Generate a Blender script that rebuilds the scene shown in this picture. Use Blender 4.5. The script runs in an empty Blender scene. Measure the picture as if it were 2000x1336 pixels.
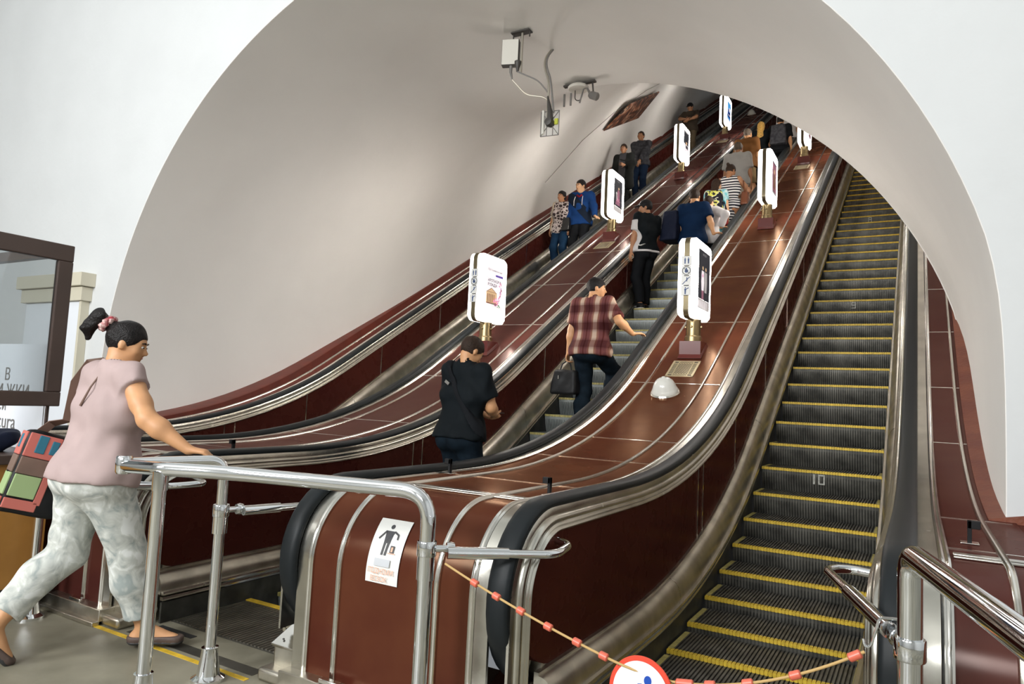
import bpy, math, random
import numpy as np
from mathutils import Vector, Matrix
random.seed(7)
rng = np.random.RandomState(7)
SC = bpy.context.scene
COL = SC.collection

# ---------------------------------------------------------------- camera
cam_d = bpy.data.cameras.new('camera')
cam = bpy.data.objects.new('camera', cam_d)
COL.objects.link(cam)
_r = Vector((0.86635409, 0.49709472, 0.04824339))
_u = Vector((-0.00192407, -0.09327408, 0.99563861))
_f = Vector((-0.49942655, 0.86266841, 0.07985193))
M3 = Matrix((_r, _u, -_f)).transposed()
cam.matrix_world = Matrix.Translation((0.72679, -6.64496, 0.50806)) @ M3.to_4x4()
cam_d.sensor_width = 36.0
cam_d.lens = 24.71
cam_d.clip_start = 0.05
cam_d.clip_end = 200
SC.camera = cam

# ---------------------------------------------------------------- world, exposure, big lights
W = bpy.data.worlds.new('world')
SC.world = W
W.use_nodes = True
W.node_tree.nodes['Background'].inputs[0].default_value = (0.9, 0.95, 1.0, 1)
W.node_tree.nodes['Background'].inputs[1].default_value = 0.25
SC.view_settings.view_transform = 'Standard'
SC.view_settings.look = 'None'
SC.view_settings.exposure = 0.0
SC.view_settings.gamma = 1.0
SC.view_settings.use_curve_mapping = False


def area(name, loc, rot, size, power, color=(1, 1, 1), sy=None):
    d = bpy.data.lights.new(name, 'AREA')
    d.energy = power
    d.color = color
    d.size = size
    if sy:
        d.shape = 'RECTANGLE'
        d.size_y = sy
    o = bpy.data.objects.new(name, d)
    o.location = loc
    o.rotation_euler = rot
    COL.objects.link(o)
    return o


# unseen fill lights added in the hall behind the camera, aimed into the arch
for _x, _y, _z, _t, _p in ((-5.5, -10.5, 3.6, 76, 230), (-2.2, -12.0, 3.4, 80, 330), (1.0, -11.5, 3.6, 74, 110)):
    area('hall_fill', (_x, _y, _z), (math.radians(_t), 0, 0), 1.8, _p, (0.96, 0.985, 1.0))
for _x, _y, _z, _p in ((-5.2, -9.6, 3.1, 265), (-2.0, -10.2, 3.1, 270), (1.2, -10.2, 3.2, 70)):  # added point fills, out of view, to brighten the vault inside the arch
    _d = bpy.data.lights.new('vault_fill', 'POINT')
    _d.energy = _p
    _d.color = (1.0, 0.975, 0.94)
    _d.shadow_soft_size = 0.5
    _o = bpy.data.objects.new('vault_fill', _d)
    _o.location = (_x, _y, _z)
    COL.objects.link(_o)


# ---------------------------------------------------------------- materials
MAT = {}
CLOTH = ('tee_mauve', 'tee_black', 'jeans_dark', 'trousers_black', 'tee_navy', 'shirt_white', 'tee_grey', 'trousers_beige', 'tee_brown', 'shorts_khaki', 'hoodie_blue', 'hoodie_dark', 'maroon_cloth', 'jeans_blue', 'suit', 'shirt_slate', 'jacket_dark', 'jeans_navy', 'olive', 'khaki_dark', 'plaid', 'stripes', 'trousers_pale', 'floral', 'pattern_yellow', 'navy_bag', 'yellow_bag', 'turquoise')


def mat(name, color, rough=0.5, metal=0.0, coat=0.0, emit=None, estr=0.0, var=0.0, vscale=4.0,
        bump=0.0, bscale=40.0, color2=None, rvar=0.0, spec=0.5, alpha=1.0, trans=0.0, tint=None):
    m = bpy.data.materials.new(name)
    m.use_nodes = True
    nt = m.node_tree
    b = nt.nodes['Principled BSDF']
    b.inputs['Base Color'].default_value = (*color, 1)
    b.inputs['Roughness'].default_value = rough
    b.inputs['Metallic'].default_value = metal
    b.inputs['Coat Weight'].default_value = coat
    b.inputs['Coat Roughness'].default_value = 0.12
    b.inputs['Specular IOR Level'].default_value = spec
    if tint:
        b.inputs['Specular Tint'].default_value = (*tint, 1)
    if trans:
        b.inputs['Transmission Weight'].default_value = trans
    if alpha < 1:
        b.inputs['Alpha'].default_value = alpha
    if emit:
        b.inputs['Emission Color'].default_value = (*emit, 1)
        b.inputs['Emission Strength'].default_value = estr
    tc = None
    if var > 0 or color2 or bump > 0 or rvar > 0:
        tc = nt.nodes.new('ShaderNodeTexCoord')
    if var > 0 or color2:
        n = nt.nodes.new('ShaderNodeTexNoise')
        n.inputs['Scale'].default_value = vscale
        n.inputs['Detail'].default_value = 6
        nt.links.new(tc.outputs['Object'], n.inputs['Vector'])
        r = nt.nodes.new('ShaderNodeValToRGB')
        r.color_ramp.elements[0].position = 0.35
        r.color_ramp.elements[1].position = 0.65
        c2 = color2 if color2 else tuple(min(1, c * (1 + var)) for c in color)
        c1 = color if color2 else tuple(c * (1 - var) for c in color)
        r.color_ramp.elements[0].color = (*c1, 1)
        r.color_ramp.elements[1].color = (*c2, 1)
        nt.links.new(n.outputs['Fac'], r.inputs['Fac'])
        nt.links.new(r.outputs['Color'], b.inputs['Base Color'])
    if rvar > 0:
        n = nt.nodes.new('ShaderNodeTexNoise')
        n.inputs['Scale'].default_value = 9.0
        n.inputs['Detail'].default_value = 5
        nt.links.new(tc.outputs['Object'], n.inputs['Vector'])
        mr = nt.nodes.new('ShaderNodeMapRange')
        mr.inputs['To Min'].default_value = max(0.02, rough - rvar)
        mr.inputs['To Max'].default_value = rough + rvar
        nt.links.new(n.outputs['Fac'], mr.inputs['Value'])
        nt.links.new(mr.outputs['Result'], b.inputs['Roughness'])
    if bump > 0:
        n = nt.nodes.new('ShaderNodeTexNoise')
        n.inputs['Scale'].default_value = bscale
        n.inputs['Detail'].default_value = 4
        nt.links.new(tc.outputs['Object'], n.inputs['Vector'])
        bp = nt.nodes.new('ShaderNodeBump')
        bp.inputs['Strength'].default_value = bump
        bp.inputs['Distance'].default_value = 0.02
        nt.links.new(n.outputs['Fac'], bp.inputs['Height'])
        nt.links.new(bp.outputs['Normal'], b.inputs['Normal'])
    if name in CLOTH:
        b.inputs['Specular IOR Level'].default_value = 0.12
        b.inputs['Sheen Weight'].default_value = 0.0
    MAT[name] = m
    return m


mat('plaster_hall', (0.67, 0.685, 0.69), 0.75, var=0.02, vscale=1.5, bump=0.25, bscale=6)
mat('plaster_vault', (0.88, 0.86, 0.825), 0.7, var=0.03, vscale=0.8, bump=0.3, bscale=3.0)
mat('steel', (0.62, 0.60, 0.54), 0.24, 1.0, var=0.12, vscale=5, rvar=0.08)
mat('steel_bright', (0.80, 0.78, 0.73), 0.16, 1.0, var=0.06, vscale=5, rvar=0.05)
mat('steel_worn', (0.55, 0.52, 0.45), 0.34, 1.0, var=0.2, vscale=6, rvar=0.1)
mat('chrome', (0.82, 0.84, 0.86), 0.07, 1.0)
mat('rubber', (0.009, 0.012, 0.014), 0.48, spec=0.3, var=0.1)
mat('rubber_grey', (0.09, 0.095, 0.095), 0.33, spec=0.6, var=0.15)
mat('brass', (0.34, 0.26, 0.14), 0.3, 1.0, var=0.1)
mat('brass_pale', (0.72, 0.62, 0.40), 0.35, 0.7)
mat('bronze', (0.16, 0.13, 0.075), 0.35, 0.7)
mat('red_paint', (0.13, 0.022, 0.012), 0.45, var=0.15, vscale=6, bump=0.1)
mat('orange_paint', (0.20, 0.058, 0.028), 0.5, color2=(0.14, 0.032, 0.018), vscale=5, bump=0.2)
mat('lamp_base', (0.13, 0.022, 0.018), 0.25, coat=0.3)
mat('step_dark', (0.055, 0.055, 0.048), 0.5, 0.4, var=0.35, vscale=9)
mat('step_dark_tip', (0.13, 0.125, 0.11), 0.45, 0.5, var=0.4, vscale=9)
mat('step_light', (0.20, 0.215, 0.215), 0.45, 0.5, var=0.12, vscale=6)
mat('step_light_tip', (0.30, 0.32, 0.31), 0.45, 0.5, var=0.12, vscale=6)
mat('yellow', (0.72, 0.50, 0.045), 0.5, var=0.18, vscale=30)
mat('yellow_dull', (0.42, 0.36, 0.12), 0.5, var=0.2, vscale=30)
mat('yellow_floor', (0.65, 0.42, 0.03), 0.6, var=0.2, vscale=20)
mat('floor', (0.16, 0.15, 0.11), 0.42, color2=(0.29, 0.27, 0.205), vscale=2.2, rvar=0.12)
mat('plate', (0.10, 0.095, 0.08), 0.45, 0.6, var=0.3)
mat('black', (0.008, 0.008, 0.009), 0.5, spec=0.25)
mat('black_gloss', (0.012, 0.012, 0.013), 0.2)
mat('white_paint', (0.72, 0.72, 0.70), 0.6)
mat('number_paint', (0.45, 0.45, 0.41), 0.7, var=0.2, vscale=60)
mat('sticker', (0.78, 0.78, 0.75), 0.4)
mat('sticker_grey', (0.55, 0.57, 0.60), 0.5)
mat('sticker_orange', (0.80, 0.42, 0.28), 0.5)
mat('ink', (0.05, 0.05, 0.055), 0.5)
mat('ink_blue', (0.02, 0.06, 0.20), 0.5)
mat('sign_white', (0.80, 0.81, 0.84), 0.35)
mat('sign_red', (0.75, 0.07, 0.035), 0.35)
mat('sign_crimson', (0.62, 0.02, 0.05), 0.35)
mat('sign_blue', (0.01, 0.07, 0.42), 0.35)
mat('rope', (0.55, 0.36, 0.14), 0.7)
mat('bead', (0.72, 0.15, 0.09), 0.35, spec=0.6)
mat('wood', (0.50, 0.24, 0.055), 0.4, var=0.15, vscale=3)
mat('booth_frame', (0.075, 0.050, 0.042), 0.4, var=0.08)
mat('plinth', (0.03, 0.03, 0.03), 0.5)
mat('cream', (0.62, 0.58, 0.46), 0.6)
mat('white_panel', (0.80, 0.83, 0.88), 0.5)
mat('lens', (0.75, 0.75, 0.70), 0.15, coat=0.5)
mat('equip_white', (0.66, 0.64, 0.58), 0.4, coat=0.3)
mat('conduit', (0.40, 0.37, 0.31), 0.4, 0.5)
mat('equip_dark', (0.05, 0.045, 0.04), 0.5)
mat('equip_grey', (0.18, 0.17, 0.16), 0.5)
mat('lime', (0.45, 0.48, 0.03), 0.5)
mat('lightbox_rim', (0.9, 0.9, 0.9), 0.4, emit=(1.0, 0.96, 0.92), estr=4.0)
mat('lightbox', (0.9, 0.9, 0.9), 0.4, emit=(1.0, 0.93, 0.85), estr=27.0)
mat('poster_paper', (0.8, 0.8, 0.8), 0.5, emit=(0.80, 0.72, 0.76), estr=0.9)
mat('poster_dark', (0.03, 0.03, 0.035), 0.5, emit=(0.03, 0.035, 0.05), estr=0.5)
mat('poster_ink', (0.05, 0.03, 0.06), 0.5)
mat('poster_blue', (0.05, 0.2, 0.6), 0.5, emit=(0.10, 0.42, 0.85), estr=0.8)
mat('poster_navy', (0.02, 0.05, 0.25), 0.5, emit=(0.02, 0.05, 0.25), estr=0.5)
mat('poster_pink', (0.7, 0.3, 0.45), 0.5, emit=(0.75, 0.30, 0.45), estr=0.6)
mat('poster_mauve', (0.35, 0.15, 0.22), 0.5, emit=(0.30, 0.12, 0.18), estr=0.5)
mat('poster_tan', (0.6, 0.42, 0.25), 0.5, emit=(0.75, 0.50, 0.28), estr=0.6)
mat('poster_brown', (0.2, 0.1, 0.06), 0.5, emit=(0.25, 0.13, 0.09), estr=0.5)
mat('poster_green', (0.1, 0.3, 0.15), 0.5, emit=(0.08, 0.3, 0.15), estr=0.5)
mat('poster_grey', (0.5, 0.5, 0.5), 0.5, emit=(0.45, 0.42, 0.42), estr=0.6)
mat('poster_purple', (0.12, 0.08, 0.35), 0.5, emit=(0.13, 0.08, 0.4), estr=0.6)
# people
mat('skin_light', (0.62, 0.36, 0.20), 0.5, var=0.06, vscale=12)
mat('skin_warm', (0.60, 0.31, 0.15), 0.5, var=0.06, vscale=12)
mat('skin_tan', (0.42, 0.20, 0.10), 0.5, var=0.06, vscale=12)
mat('hair_black', (0.012, 0.010, 0.010), 0.35, var=0.3, vscale=60, bump=0.4, bscale=120, spec=0.18)
mat('hair_brown', (0.030, 0.017, 0.011), 0.45, var=0.3, vscale=60, bump=0.4, bscale=120, spec=0.18)
mat('hair_grey', (0.14, 0.11, 0.085), 0.5, var=0.3, vscale=60, bump=0.4, bscale=120, spec=0.18)
mat('hair_blond', (0.72, 0.42, 0.10), 0.45, var=0.25, vscale=50, bump=0.5, bscale=90)
mat('eye_white', (0.75, 0.72, 0.68), 0.3)
mat('eye_dark', (0.02, 0.013, 0.01), 0.2)
mat('lip', (0.45, 0.15, 0.11), 0.5)
mat('tee_mauve', (0.43, 0.33, 0.32), 0.8, var=0.06, vscale=6)
mat('tee_black', (0.0055, 0.008, 0.010), 0.75, var=0.2)
mat('jeans_dark', (0.006, 0.012, 0.019), 0.8, var=0.25, vscale=15)
mat('trousers_black', (0.008, 0.009, 0.011), 0.8, var=0.2)
mat('tee_navy', (0.004, 0.018, 0.055), 0.8, var=0.2)
mat('shirt_white', (0.62, 0.60, 0.60), 0.8, var=0.06)
mat('tee_grey', (0.42, 0.42, 0.41), 0.8, var=0.08)
mat('trousers_beige', (0.50, 0.44, 0.36), 0.8, var=0.1)
mat('tee_brown', (0.12, 0.050, 0.014), 0.8, var=0.15)
mat('shorts_khaki', (0.20, 0.14, 0.07), 0.8, var=0.1)
mat('hoodie_blue', (0.008, 0.040, 0.15), 0.8, var=0.15)
mat('hoodie_dark', (0.010, 0.016, 0.03), 0.8)
mat('maroon_cloth', (0.20, 0.01, 0.02), 0.8)
mat('jeans_blue', (0.008, 0.03, 0.07), 0.8, var=0.2)
mat('suit', (0.020, 0.022, 0.022), 0.8)
mat('shirt_slate', (0.075, 0.075, 0.085), 0.8)
mat('jacket_dark', (0.028, 0.030, 0.036), 0.6, color2=(0.075, 0.075, 0.085), vscale=14)
mat('jeans_navy', (0.010, 0.022, 0.05), 0.8)
mat('olive', (0.055, 0.042, 0.03), 0.8)
mat('khaki_dark', (0.12, 0.09, 0.055), 0.8)
mat('strap_brown', (0.16, 0.095, 0.07), 0.5)
mat('bag_pink', (0.55, 0.15, 0.12), 0.5)
mat('bag_teal', (0.02, 0.16, 0.24), 0.5)
mat('bag_green', (0.34, 0.46, 0.22), 0.5)
mat('bag_brown', (0.20, 0.13, 0.10), 0.5, var=0.2)
mat('leather_brown', (0.16, 0.05, 0.02), 0.4)
mat('scrunchie', (0.42, 0.03, 0.05), 0.5, color2=(0.75, 0.55, 0.52), vscale=45)
mat('sandal', (0.09, 0.06, 0.05), 0.6)
mat('red_bag', (0.30, 0.012, 0.012), 0.5)
mat('navy_bag', (0.012, 0.016, 0.035), 0.6)
mat('yellow_bag', (0.70, 0.66, 0.10), 0.6, color2=(0.45, 0.45, 0.12), vscale=14)
mat('turquoise', (0.05, 0.42, 0.50), 0.6, color2=(0.65, 0.65, 0.62), vscale=12)
mat('beige_strap', (0.50, 0.42, 0.32), 0.6)


def nodes_of(name, color=(1, 1, 1), rough=0.8):
    m = mat(name, color, rough)
    nt = m.node_tree
    return m, nt, nt.nodes['Principled BSDF'], nt.nodes.new('ShaderNodeTexCoord')


def ramp(nt, src, stops, interp='LINEAR'):
    r = nt.nodes.new('ShaderNodeValToRGB')
    r.color_ramp.interpolation = interp
    while len(r.color_ramp.elements) < len(stops):
        r.color_ramp.elements.new(0.5)
    for e, (p, c) in zip(r.color_ramp.elements, stops):
        e.position = p
        e.color = (*c, 1)
    nt.links.new(src, r.inputs['Fac'])
    return r.outputs['Color']


def wave(nt, vec, scale, direction, kind='BANDS', dist=0.0):
    w = nt.nodes.new('ShaderNodeTexWave')
    w.wave_type = kind
    w.bands_direction = direction
    w.inputs['Scale'].default_value = scale
    w.inputs['Distortion'].default_value = dist
    nt.links.new(vec, w.inputs['Vector'])
    return w.outputs['Fac']


def mix(nt, a, b, fac, mode='MIX'):
    mx = nt.nodes.new('ShaderNodeMix')
    mx.data_type = 'RGBA'
    mx.blend_type = mode
    if isinstance(fac, float):
        mx.inputs[0].default_value = fac
    else:
        nt.links.new(fac, mx.inputs[0])
    nt.links.new(a, mx.inputs[6])
    nt.links.new(b, mx.inputs[7])
    return mx.outputs[2]


def lacquer(name, c1, c2, tint, rough, f0, f1, scale=1.5):
    """dark varnished board: diffuse base under a tinted gloss that strengthens towards grazing angles"""
    m = bpy.data.materials.new(name)
    m.use_nodes = True
    nt = m.node_tree
    nt.nodes.remove(nt.nodes['Principled BSDF'])
    tc = nt.nodes.new('ShaderNodeTexCoord')
    n = nt.nodes.new('ShaderNodeTexNoise')
    n.inputs['Scale'].default_value = scale
    n.inputs['Detail'].default_value = 6
    nt.links.new(tc.outputs['Object'], n.inputs['Vector'])
    col = ramp(nt, n.outputs['Fac'], [(0.35, c1), (0.65, c2)])
    n2 = nt.nodes.new('ShaderNodeTexNoise')
    n2.inputs['Scale'].default_value = 7
    n2.inputs['Detail'].default_value = 5
    nt.links.new(tc.outputs['Object'], n2.inputs['Vector'])
    mr = nt.nodes.new('ShaderNodeMapRange')
    mr.inputs['To Min'].default_value = rough * .7
    mr.inputs['To Max'].default_value = rough * 1.3
    nt.links.new(n2.outputs['Fac'], mr.inputs['Value'])
    df = nt.nodes.new('ShaderNodeBsdfDiffuse')
    nt.links.new(col, df.inputs['Color'])
    gl = nt.nodes.new('ShaderNodeBsdfGlossy')
    gl.inputs['Color'].default_value = (*tint, 1)
    nt.links.new(mr.outputs['Result'], gl.inputs['Roughness'])
    lw = nt.nodes.new('ShaderNodeLayerWeight')
    lw.inputs['Blend'].default_value = 0.35
    ma = nt.nodes.new('ShaderNodeMapRange')
    ma.inputs['To Min'].default_value = f0
    ma.inputs['To Max'].default_value = f1
    pw = nt.nodes.new('ShaderNodeMath')
    pw.operation = 'POWER'
    pw.inputs[1].default_value = 2.2
    nt.links.new(lw.outputs['Facing'], pw.inputs[0])
    nt.links.new(pw.outputs[0], ma.inputs['Value'])
    mx = nt.nodes.new('ShaderNodeMixShader')
    nt.links.new(ma.outputs['Result'], mx.inputs[0])
    nt.links.new(df.outputs[0], mx.inputs[1])
    nt.links.new(gl.outputs[0], mx.inputs[2])
    nt.links.new(mx.outputs[0], nt.nodes['Material Output'].inputs['Surface'])
    MAT[name] = m


lacquer('laminate', (0.066, 0.017, 0.014), (0.082, 0.028, 0.021), (1.0, 0.80, 0.74), 0.20, 0.03, 0.20)
lacquer('laminate_front', (0.064, 0.014, 0.009), (0.100, 0.031, 0.015), (1.0, 0.66, 0.44), 0.24, 0.02, 0.34, 1.8)
lacquer('laminate_side', (0.062, 0.014, 0.010), (0.048, 0.010, 0.008), (1.0, 0.7, 0.6), 0.28, 0.02, 0.12)
# plaid shirt: wide tan and maroon bands both ways with thin dark lines
m, nt, b, tc = nodes_of('plaid')
v = tc.outputs['Object']
c1 = ramp(nt, wave(nt, v, 1.75, 'X', dist=0.25), [(0.0, (0.095, 0.030, 0.032)), (0.42, (0.15, 0.055, 0.05)), (0.60, (0.22, 0.12, 0.10)), (0.72, (0.42, 0.34, 0.27))], 'CONSTANT')
c2 = ramp(nt, wave(nt, v, 1.6, 'Z', dist=0.25), [(0.0, (0.34, 0.2, 0.2)), (0.35, (0.62, 0.50, 0.48)), (0.6, (0.85, 0.72, 0.68)), (0.8, (1.0, 0.85, 0.78))], 'CONSTANT')
c3 = mix(nt, c1, c2, 1.0, 'MULTIPLY')
c4 = ramp(nt, wave(nt, v, 5.25, 'X', dist=0.25), [(0.0, (0.55, 0.35, 0.30)), (0.12, (1, 1, 1))], 'CONSTANT')
c5 = mix(nt, c3, c4, 1.0, 'MULTIPLY')
c6 = nt.nodes.new('ShaderNodeGamma')
c6.inputs[1].default_value = 0.82
nt.links.new(c5, c6.inputs[0])
nt.links.new(c6.outputs[0], b.inputs['Base Color'])
# black and white striped dress
m, nt, b, tc = nodes_of('stripes')
nt.links.new(ramp(nt, wave(nt, tc.outputs['Object'], 6.6, 'Z', dist=0.4), [(0.0, (0.02, 0.02, 0.03)), (0.5, (0.75, 0.74, 0.74))], 'CONSTANT'), b.inputs['Base Color'])
# pale patterned trousers of the woman in front
m, nt, b, tc = nodes_of('trousers_pale')
n1 = nt.nodes.new('ShaderNodeTexNoise')
n1.inputs['Scale'].default_value = 13
n1.inputs['Detail'].default_value = 3
n1.inputs['Distortion'].default_value = 1.0
nt.links.new(tc.outputs['Object'], n1.inputs['Vector'])
nt.links.new(ramp(nt, n1.outputs['Fac'], [(0.34, (0.33, 0.37, 0.36)), (0.46, (0.50, 0.52, 0.49)), (0.56, (0.60, 0.62, 0.58)), (0.64, (0.74, 0.76, 0.74))]), b.inputs['Base Color'])
# floral blouse
m, nt, b, tc = nodes_of('floral')
vo = nt.nodes.new('ShaderNodeTexVoronoi')
vo.feature = 'DISTANCE_TO_EDGE'
vo.inputs['Scale'].default_value = 16
nt.links.new(tc.outputs['Object'], vo.inputs['Vector'])
nt.links.new(ramp(nt, vo.outputs['Distance'], [(0.0, (0.55, 0.48, 0.46)), (0.12, (0.05, 0.035, 0.035))], 'CONSTANT'), b.inputs['Base Color'])
# backpack with yellow, black and white pattern
m, nt, b, tc = nodes_of('pattern_yellow')
n1 = nt.nodes.new('ShaderNodeTexNoise')
n1.inputs['Scale'].default_value = 11
nt.links.new(tc.outputs['Object'], n1.inputs['Vector'])
nt.links.new(ramp(nt, n1.outputs['Fac'], [(0.0, (0.015, 0.015, 0.02)), (0.45, (0.015, 0.015, 0.02)), (0.5, (0.6, 0.6, 0.5)), (0.53, (0.55, 0.55, 0.10)), (0.62, (0.02, 0.02, 0.03))], 'CONSTANT'), b.inputs['Base Color'])
# dark billboard with streaks
m, nt, b, tc = nodes_of('billboard', rough=0.5)
n1 = nt.nodes.new('ShaderNodeTexNoise')
n1.inputs['Scale'].default_value = 2.2
n1.inputs['Detail'].default_value = 5
n1.inputs['Distortion'].default_value = 2.0
nt.links.new(tc.outputs['Object'], n1.inputs['Vector'])
nt.links.new(ramp(nt, n1.outputs['Fac'], [(0.40, (0.020, 0.010, 0.008)), (0.50, (0.10, 0.030, 0.012)), (0.56, (0.30, 0.11, 0.05)), (0.62, (0.48, 0.32, 0.22)), (0.68, (0.03, 0.015, 0.012))]), b.inputs['Base Color'])
# booth glass
m = bpy.data.materials.new('glass')
m.use_nodes = True
nt = m.node_tree
b = nt.nodes['Principled BSDF']
nt.nodes.remove(b)
gl = nt.nodes.new('ShaderNodeBsdfGlossy')
gl.inputs['Roughness'].default_value = 0.03
tr = nt.nodes.new('ShaderNodeBsdfTransparent')
tr.inputs['Color'].default_value = (0.72, 0.75, 0.76, 1)
fr = nt.nodes.new('ShaderNodeFresnel')
fr.inputs['IOR'].default_value = 1.9
mx = nt.nodes.new('ShaderNodeMixShader')
nt.links.new(fr.outputs[0], mx.inputs[0])
nt.links.new(tr.outputs[0], mx.inputs[1])
nt.links.new(gl.outputs[0], mx.inputs[2])
nt.links.new(mx.outputs[0], nt.nodes['Material Output'].inputs['Surface'])
MAT['glass'] = m


# ---------------------------------------------------------------- helpers
def tag(o, label=None, cat=None, group=None, kind=None):
    if label:
        o['label'] = label
    if cat:
        o['category'] = cat
    if group:
        o['group'] = group
    if kind:
        o['kind'] = kind
    return o


def empty(name, loc, label, cat, group=None, kind=None):
    o = bpy.data.objects.new(name, None)
    o.location = loc
    o.empty_display_size = 0.1
    COL.objects.link(o)
    return tag(o, label, cat, group, kind)


bpy_update_needed = []


class MB:
    """collects polygons in world space and links them as one object"""

    def __init__(s):
        s.v = []
        s.f = []
        s.m = []
        s.mats = []

    def mi(s, m):
        if m not in s.mats:
            s.mats.append(m)
        return s.mats.index(m)

    def add(s, vs, fs, m):
        o = len(s.v)
        s.v += [tuple(map(float, p)) for p in vs]
        k = s.mi(m)
        for f in fs:
            s.f.append(tuple(i + o for i in f))
            s.m.append(k)
        return s

    def box(s, lo, hi, m, R=None, c=None):
        x0, y0, z0 = lo
        x1, y1, z1 = hi
        vs = [(x0, y0, z0), (x1, y0, z0), (x1, y1, z0), (x0, y1, z0), (x0, y0, z1), (x1, y0, z1), (x1, y1, z1), (x0, y1, z1)]
        if R is not None:
            c = Vector(c if c else (0, 0, 0))
            vs = [tuple(c + R @ (Vector(p) - c)) for p in vs]
        return s.add(vs, [(0, 3, 2, 1), (4, 5, 6, 7), (0, 1, 5, 4), (1, 2, 6, 5), (2, 3, 7, 6), (3, 0, 4, 7)], m)

    def tube(s, pts, r, m, n=14, cap=True):
        pts = [Vector(p) for p in pts]
        if not isinstance(r, (list, tuple)):
            r = [r] * len(pts)
        vs = []
        prev = None
        for i, p in enumerate(pts):
            a = pts[max(0, i - 1)]
            b = pts[min(len(pts) - 1, i + 1)]
            t = (b - a).normalized()
            if prev is None:
                u = t.cross(Vector((0, 0, 1)))
                if u.length < 0.05:
                    u = t.cross(Vector((1, 0, 0)))
                u.normalize()
            else:
                u = (prev - t * prev.dot(t)).normalized()
            prev = u
            w = t.cross(u)
            for k in range(n):
                an = 2 * math.pi * k / n
                vs.append(p + (u * math.cos(an) + w * math.sin(an)) * r[i])
        fs = []
        for i in range(len(pts) - 1):
            for k in range(n):
                fs.append((i * n + k, i * n + (k + 1) % n, (i + 1) * n + (k + 1) % n, (i + 1) * n + k))
        if cap:
            fs.append(tuple(range(n))[::-1])
            fs.append(tuple((len(pts) - 1) * n + k for k in range(n)))
        return s.add(vs, fs, m)

    def lathe(s, c, prof, m, n=28, R=None):
        vs = []
        c = Vector(c)
        for (rr, z) in prof:
            for k in range(n):
                a = 2 * math.pi * k / n
                p = Vector((rr * math.cos(a), rr * math.sin(a), z))
                if R is not None:
                    p = R @ p
                vs.append(c + p)
        fs = []
        for i in range(len(prof) - 1):
            for k in range(n):
                fs.append((i * n + k, i * n + (k + 1) % n, (i + 1) * n + (k + 1) % n, (i + 1) * n + k))
        fs.append(tuple(range(n))[::-1])
        fs.append(tuple((len(prof) - 1) * n + k for k in range(n)))
        return s.add(vs, fs, m)

    def build(s, name, parent=None, smooth=True, angle=35, bevel=0.0, origin=None):
        me = bpy.data.meshes.new(name)
        P = np.array(s.v)
        if parent is not None:
            off = np.array(parent['_w'] if '_w' in parent else parent.location)
        else:
            off = np.array(origin) if origin is not None else np.array([(P[:, 0].min() + P[:, 0].max()) / 2, (P[:, 1].min() + P[:, 1].max()) / 2, P[:, 2].min()])
        me.from_pydata([tuple(p) for p in (P - off)], [], s.f)
        for m in s.mats:
            me.materials.append(MAT[m])
        me.polygons.foreach_set('material_index', s.m)
        if smooth:
            me.polygons.foreach_set('use_smooth', [True] * len(s.f))
            me.set_sharp_from_angle(angle=math.radians(angle))
        me.update()
        o = bpy.data.objects.new(name, me)
        if parent is not None:
            o.parent = parent
        else:
            o.location = off
        o['_w'] = [float(a) for a in off]
        COL.objects.link(o)
        if bevel > 0:
            bv = o.modifiers.new('bevel', 'BEVEL')
            bv.width = bevel
            bv.segments = 2
            bv.limit_method = 'ANGLE'
        return o


def strip_w(root=None):
    for o in bpy.data.objects:
        if '_w' in o:
            del o['_w']


TAN = math.tan(math.radians(30))
RC = 6.0
YTOP = 33.0
FL = -0.86


def PZ(y, zf, h, R=RC):
    """height of a longitudinal line: level at zf, then a concave bend, then 30 degrees (z = T y + h)"""
    ym = (zf - h) / TAN
    L = R * math.tan(math.radians(15))
    a = ym - L
    b = ym + L * math.cos(math.radians(30))
    if y <= a:
        return zf
    if y >= b:
        return TAN * y + h
    return zf + R - math.sqrt(max(0, R * R - (y - a) ** 2))


YS_FULL = [-4.05, -3.8] + [-3.6 + 0.2 * i for i in range(24)] + [1.2 + 1.6 * i for i in range(20)] + [YTOP]


def ribbon(mb, sec, ys, m, closed=False):
    """sec: list of (x, h, zf); swept along y"""
    vs = []
    for y in ys:
        for (x, h, zf) in sec:
            vs.append((x, y, PZ(y, zf, h)))
    n = len(sec)
    fs = []
    k = n if closed else n - 1
    for i in range(len(ys) - 1):
        for j in range(k):
            j2 = (j + 1) % n
            fs.append((i * n + j, i * n + j2, (i + 1) * n + j2, (i + 1) * n + j))
    if closed:
        fs.append(tuple(range(n)))
        fs.append(tuple((len(ys) - 1) * n + j for j in range(n))[::-1])
    mb.add(vs, fs, m)


# master path of the handrail top in the y-z plane (starts high on the incline, ends in the newel)
NC = (-3.87, -0.295)
NR = 0.38


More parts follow.
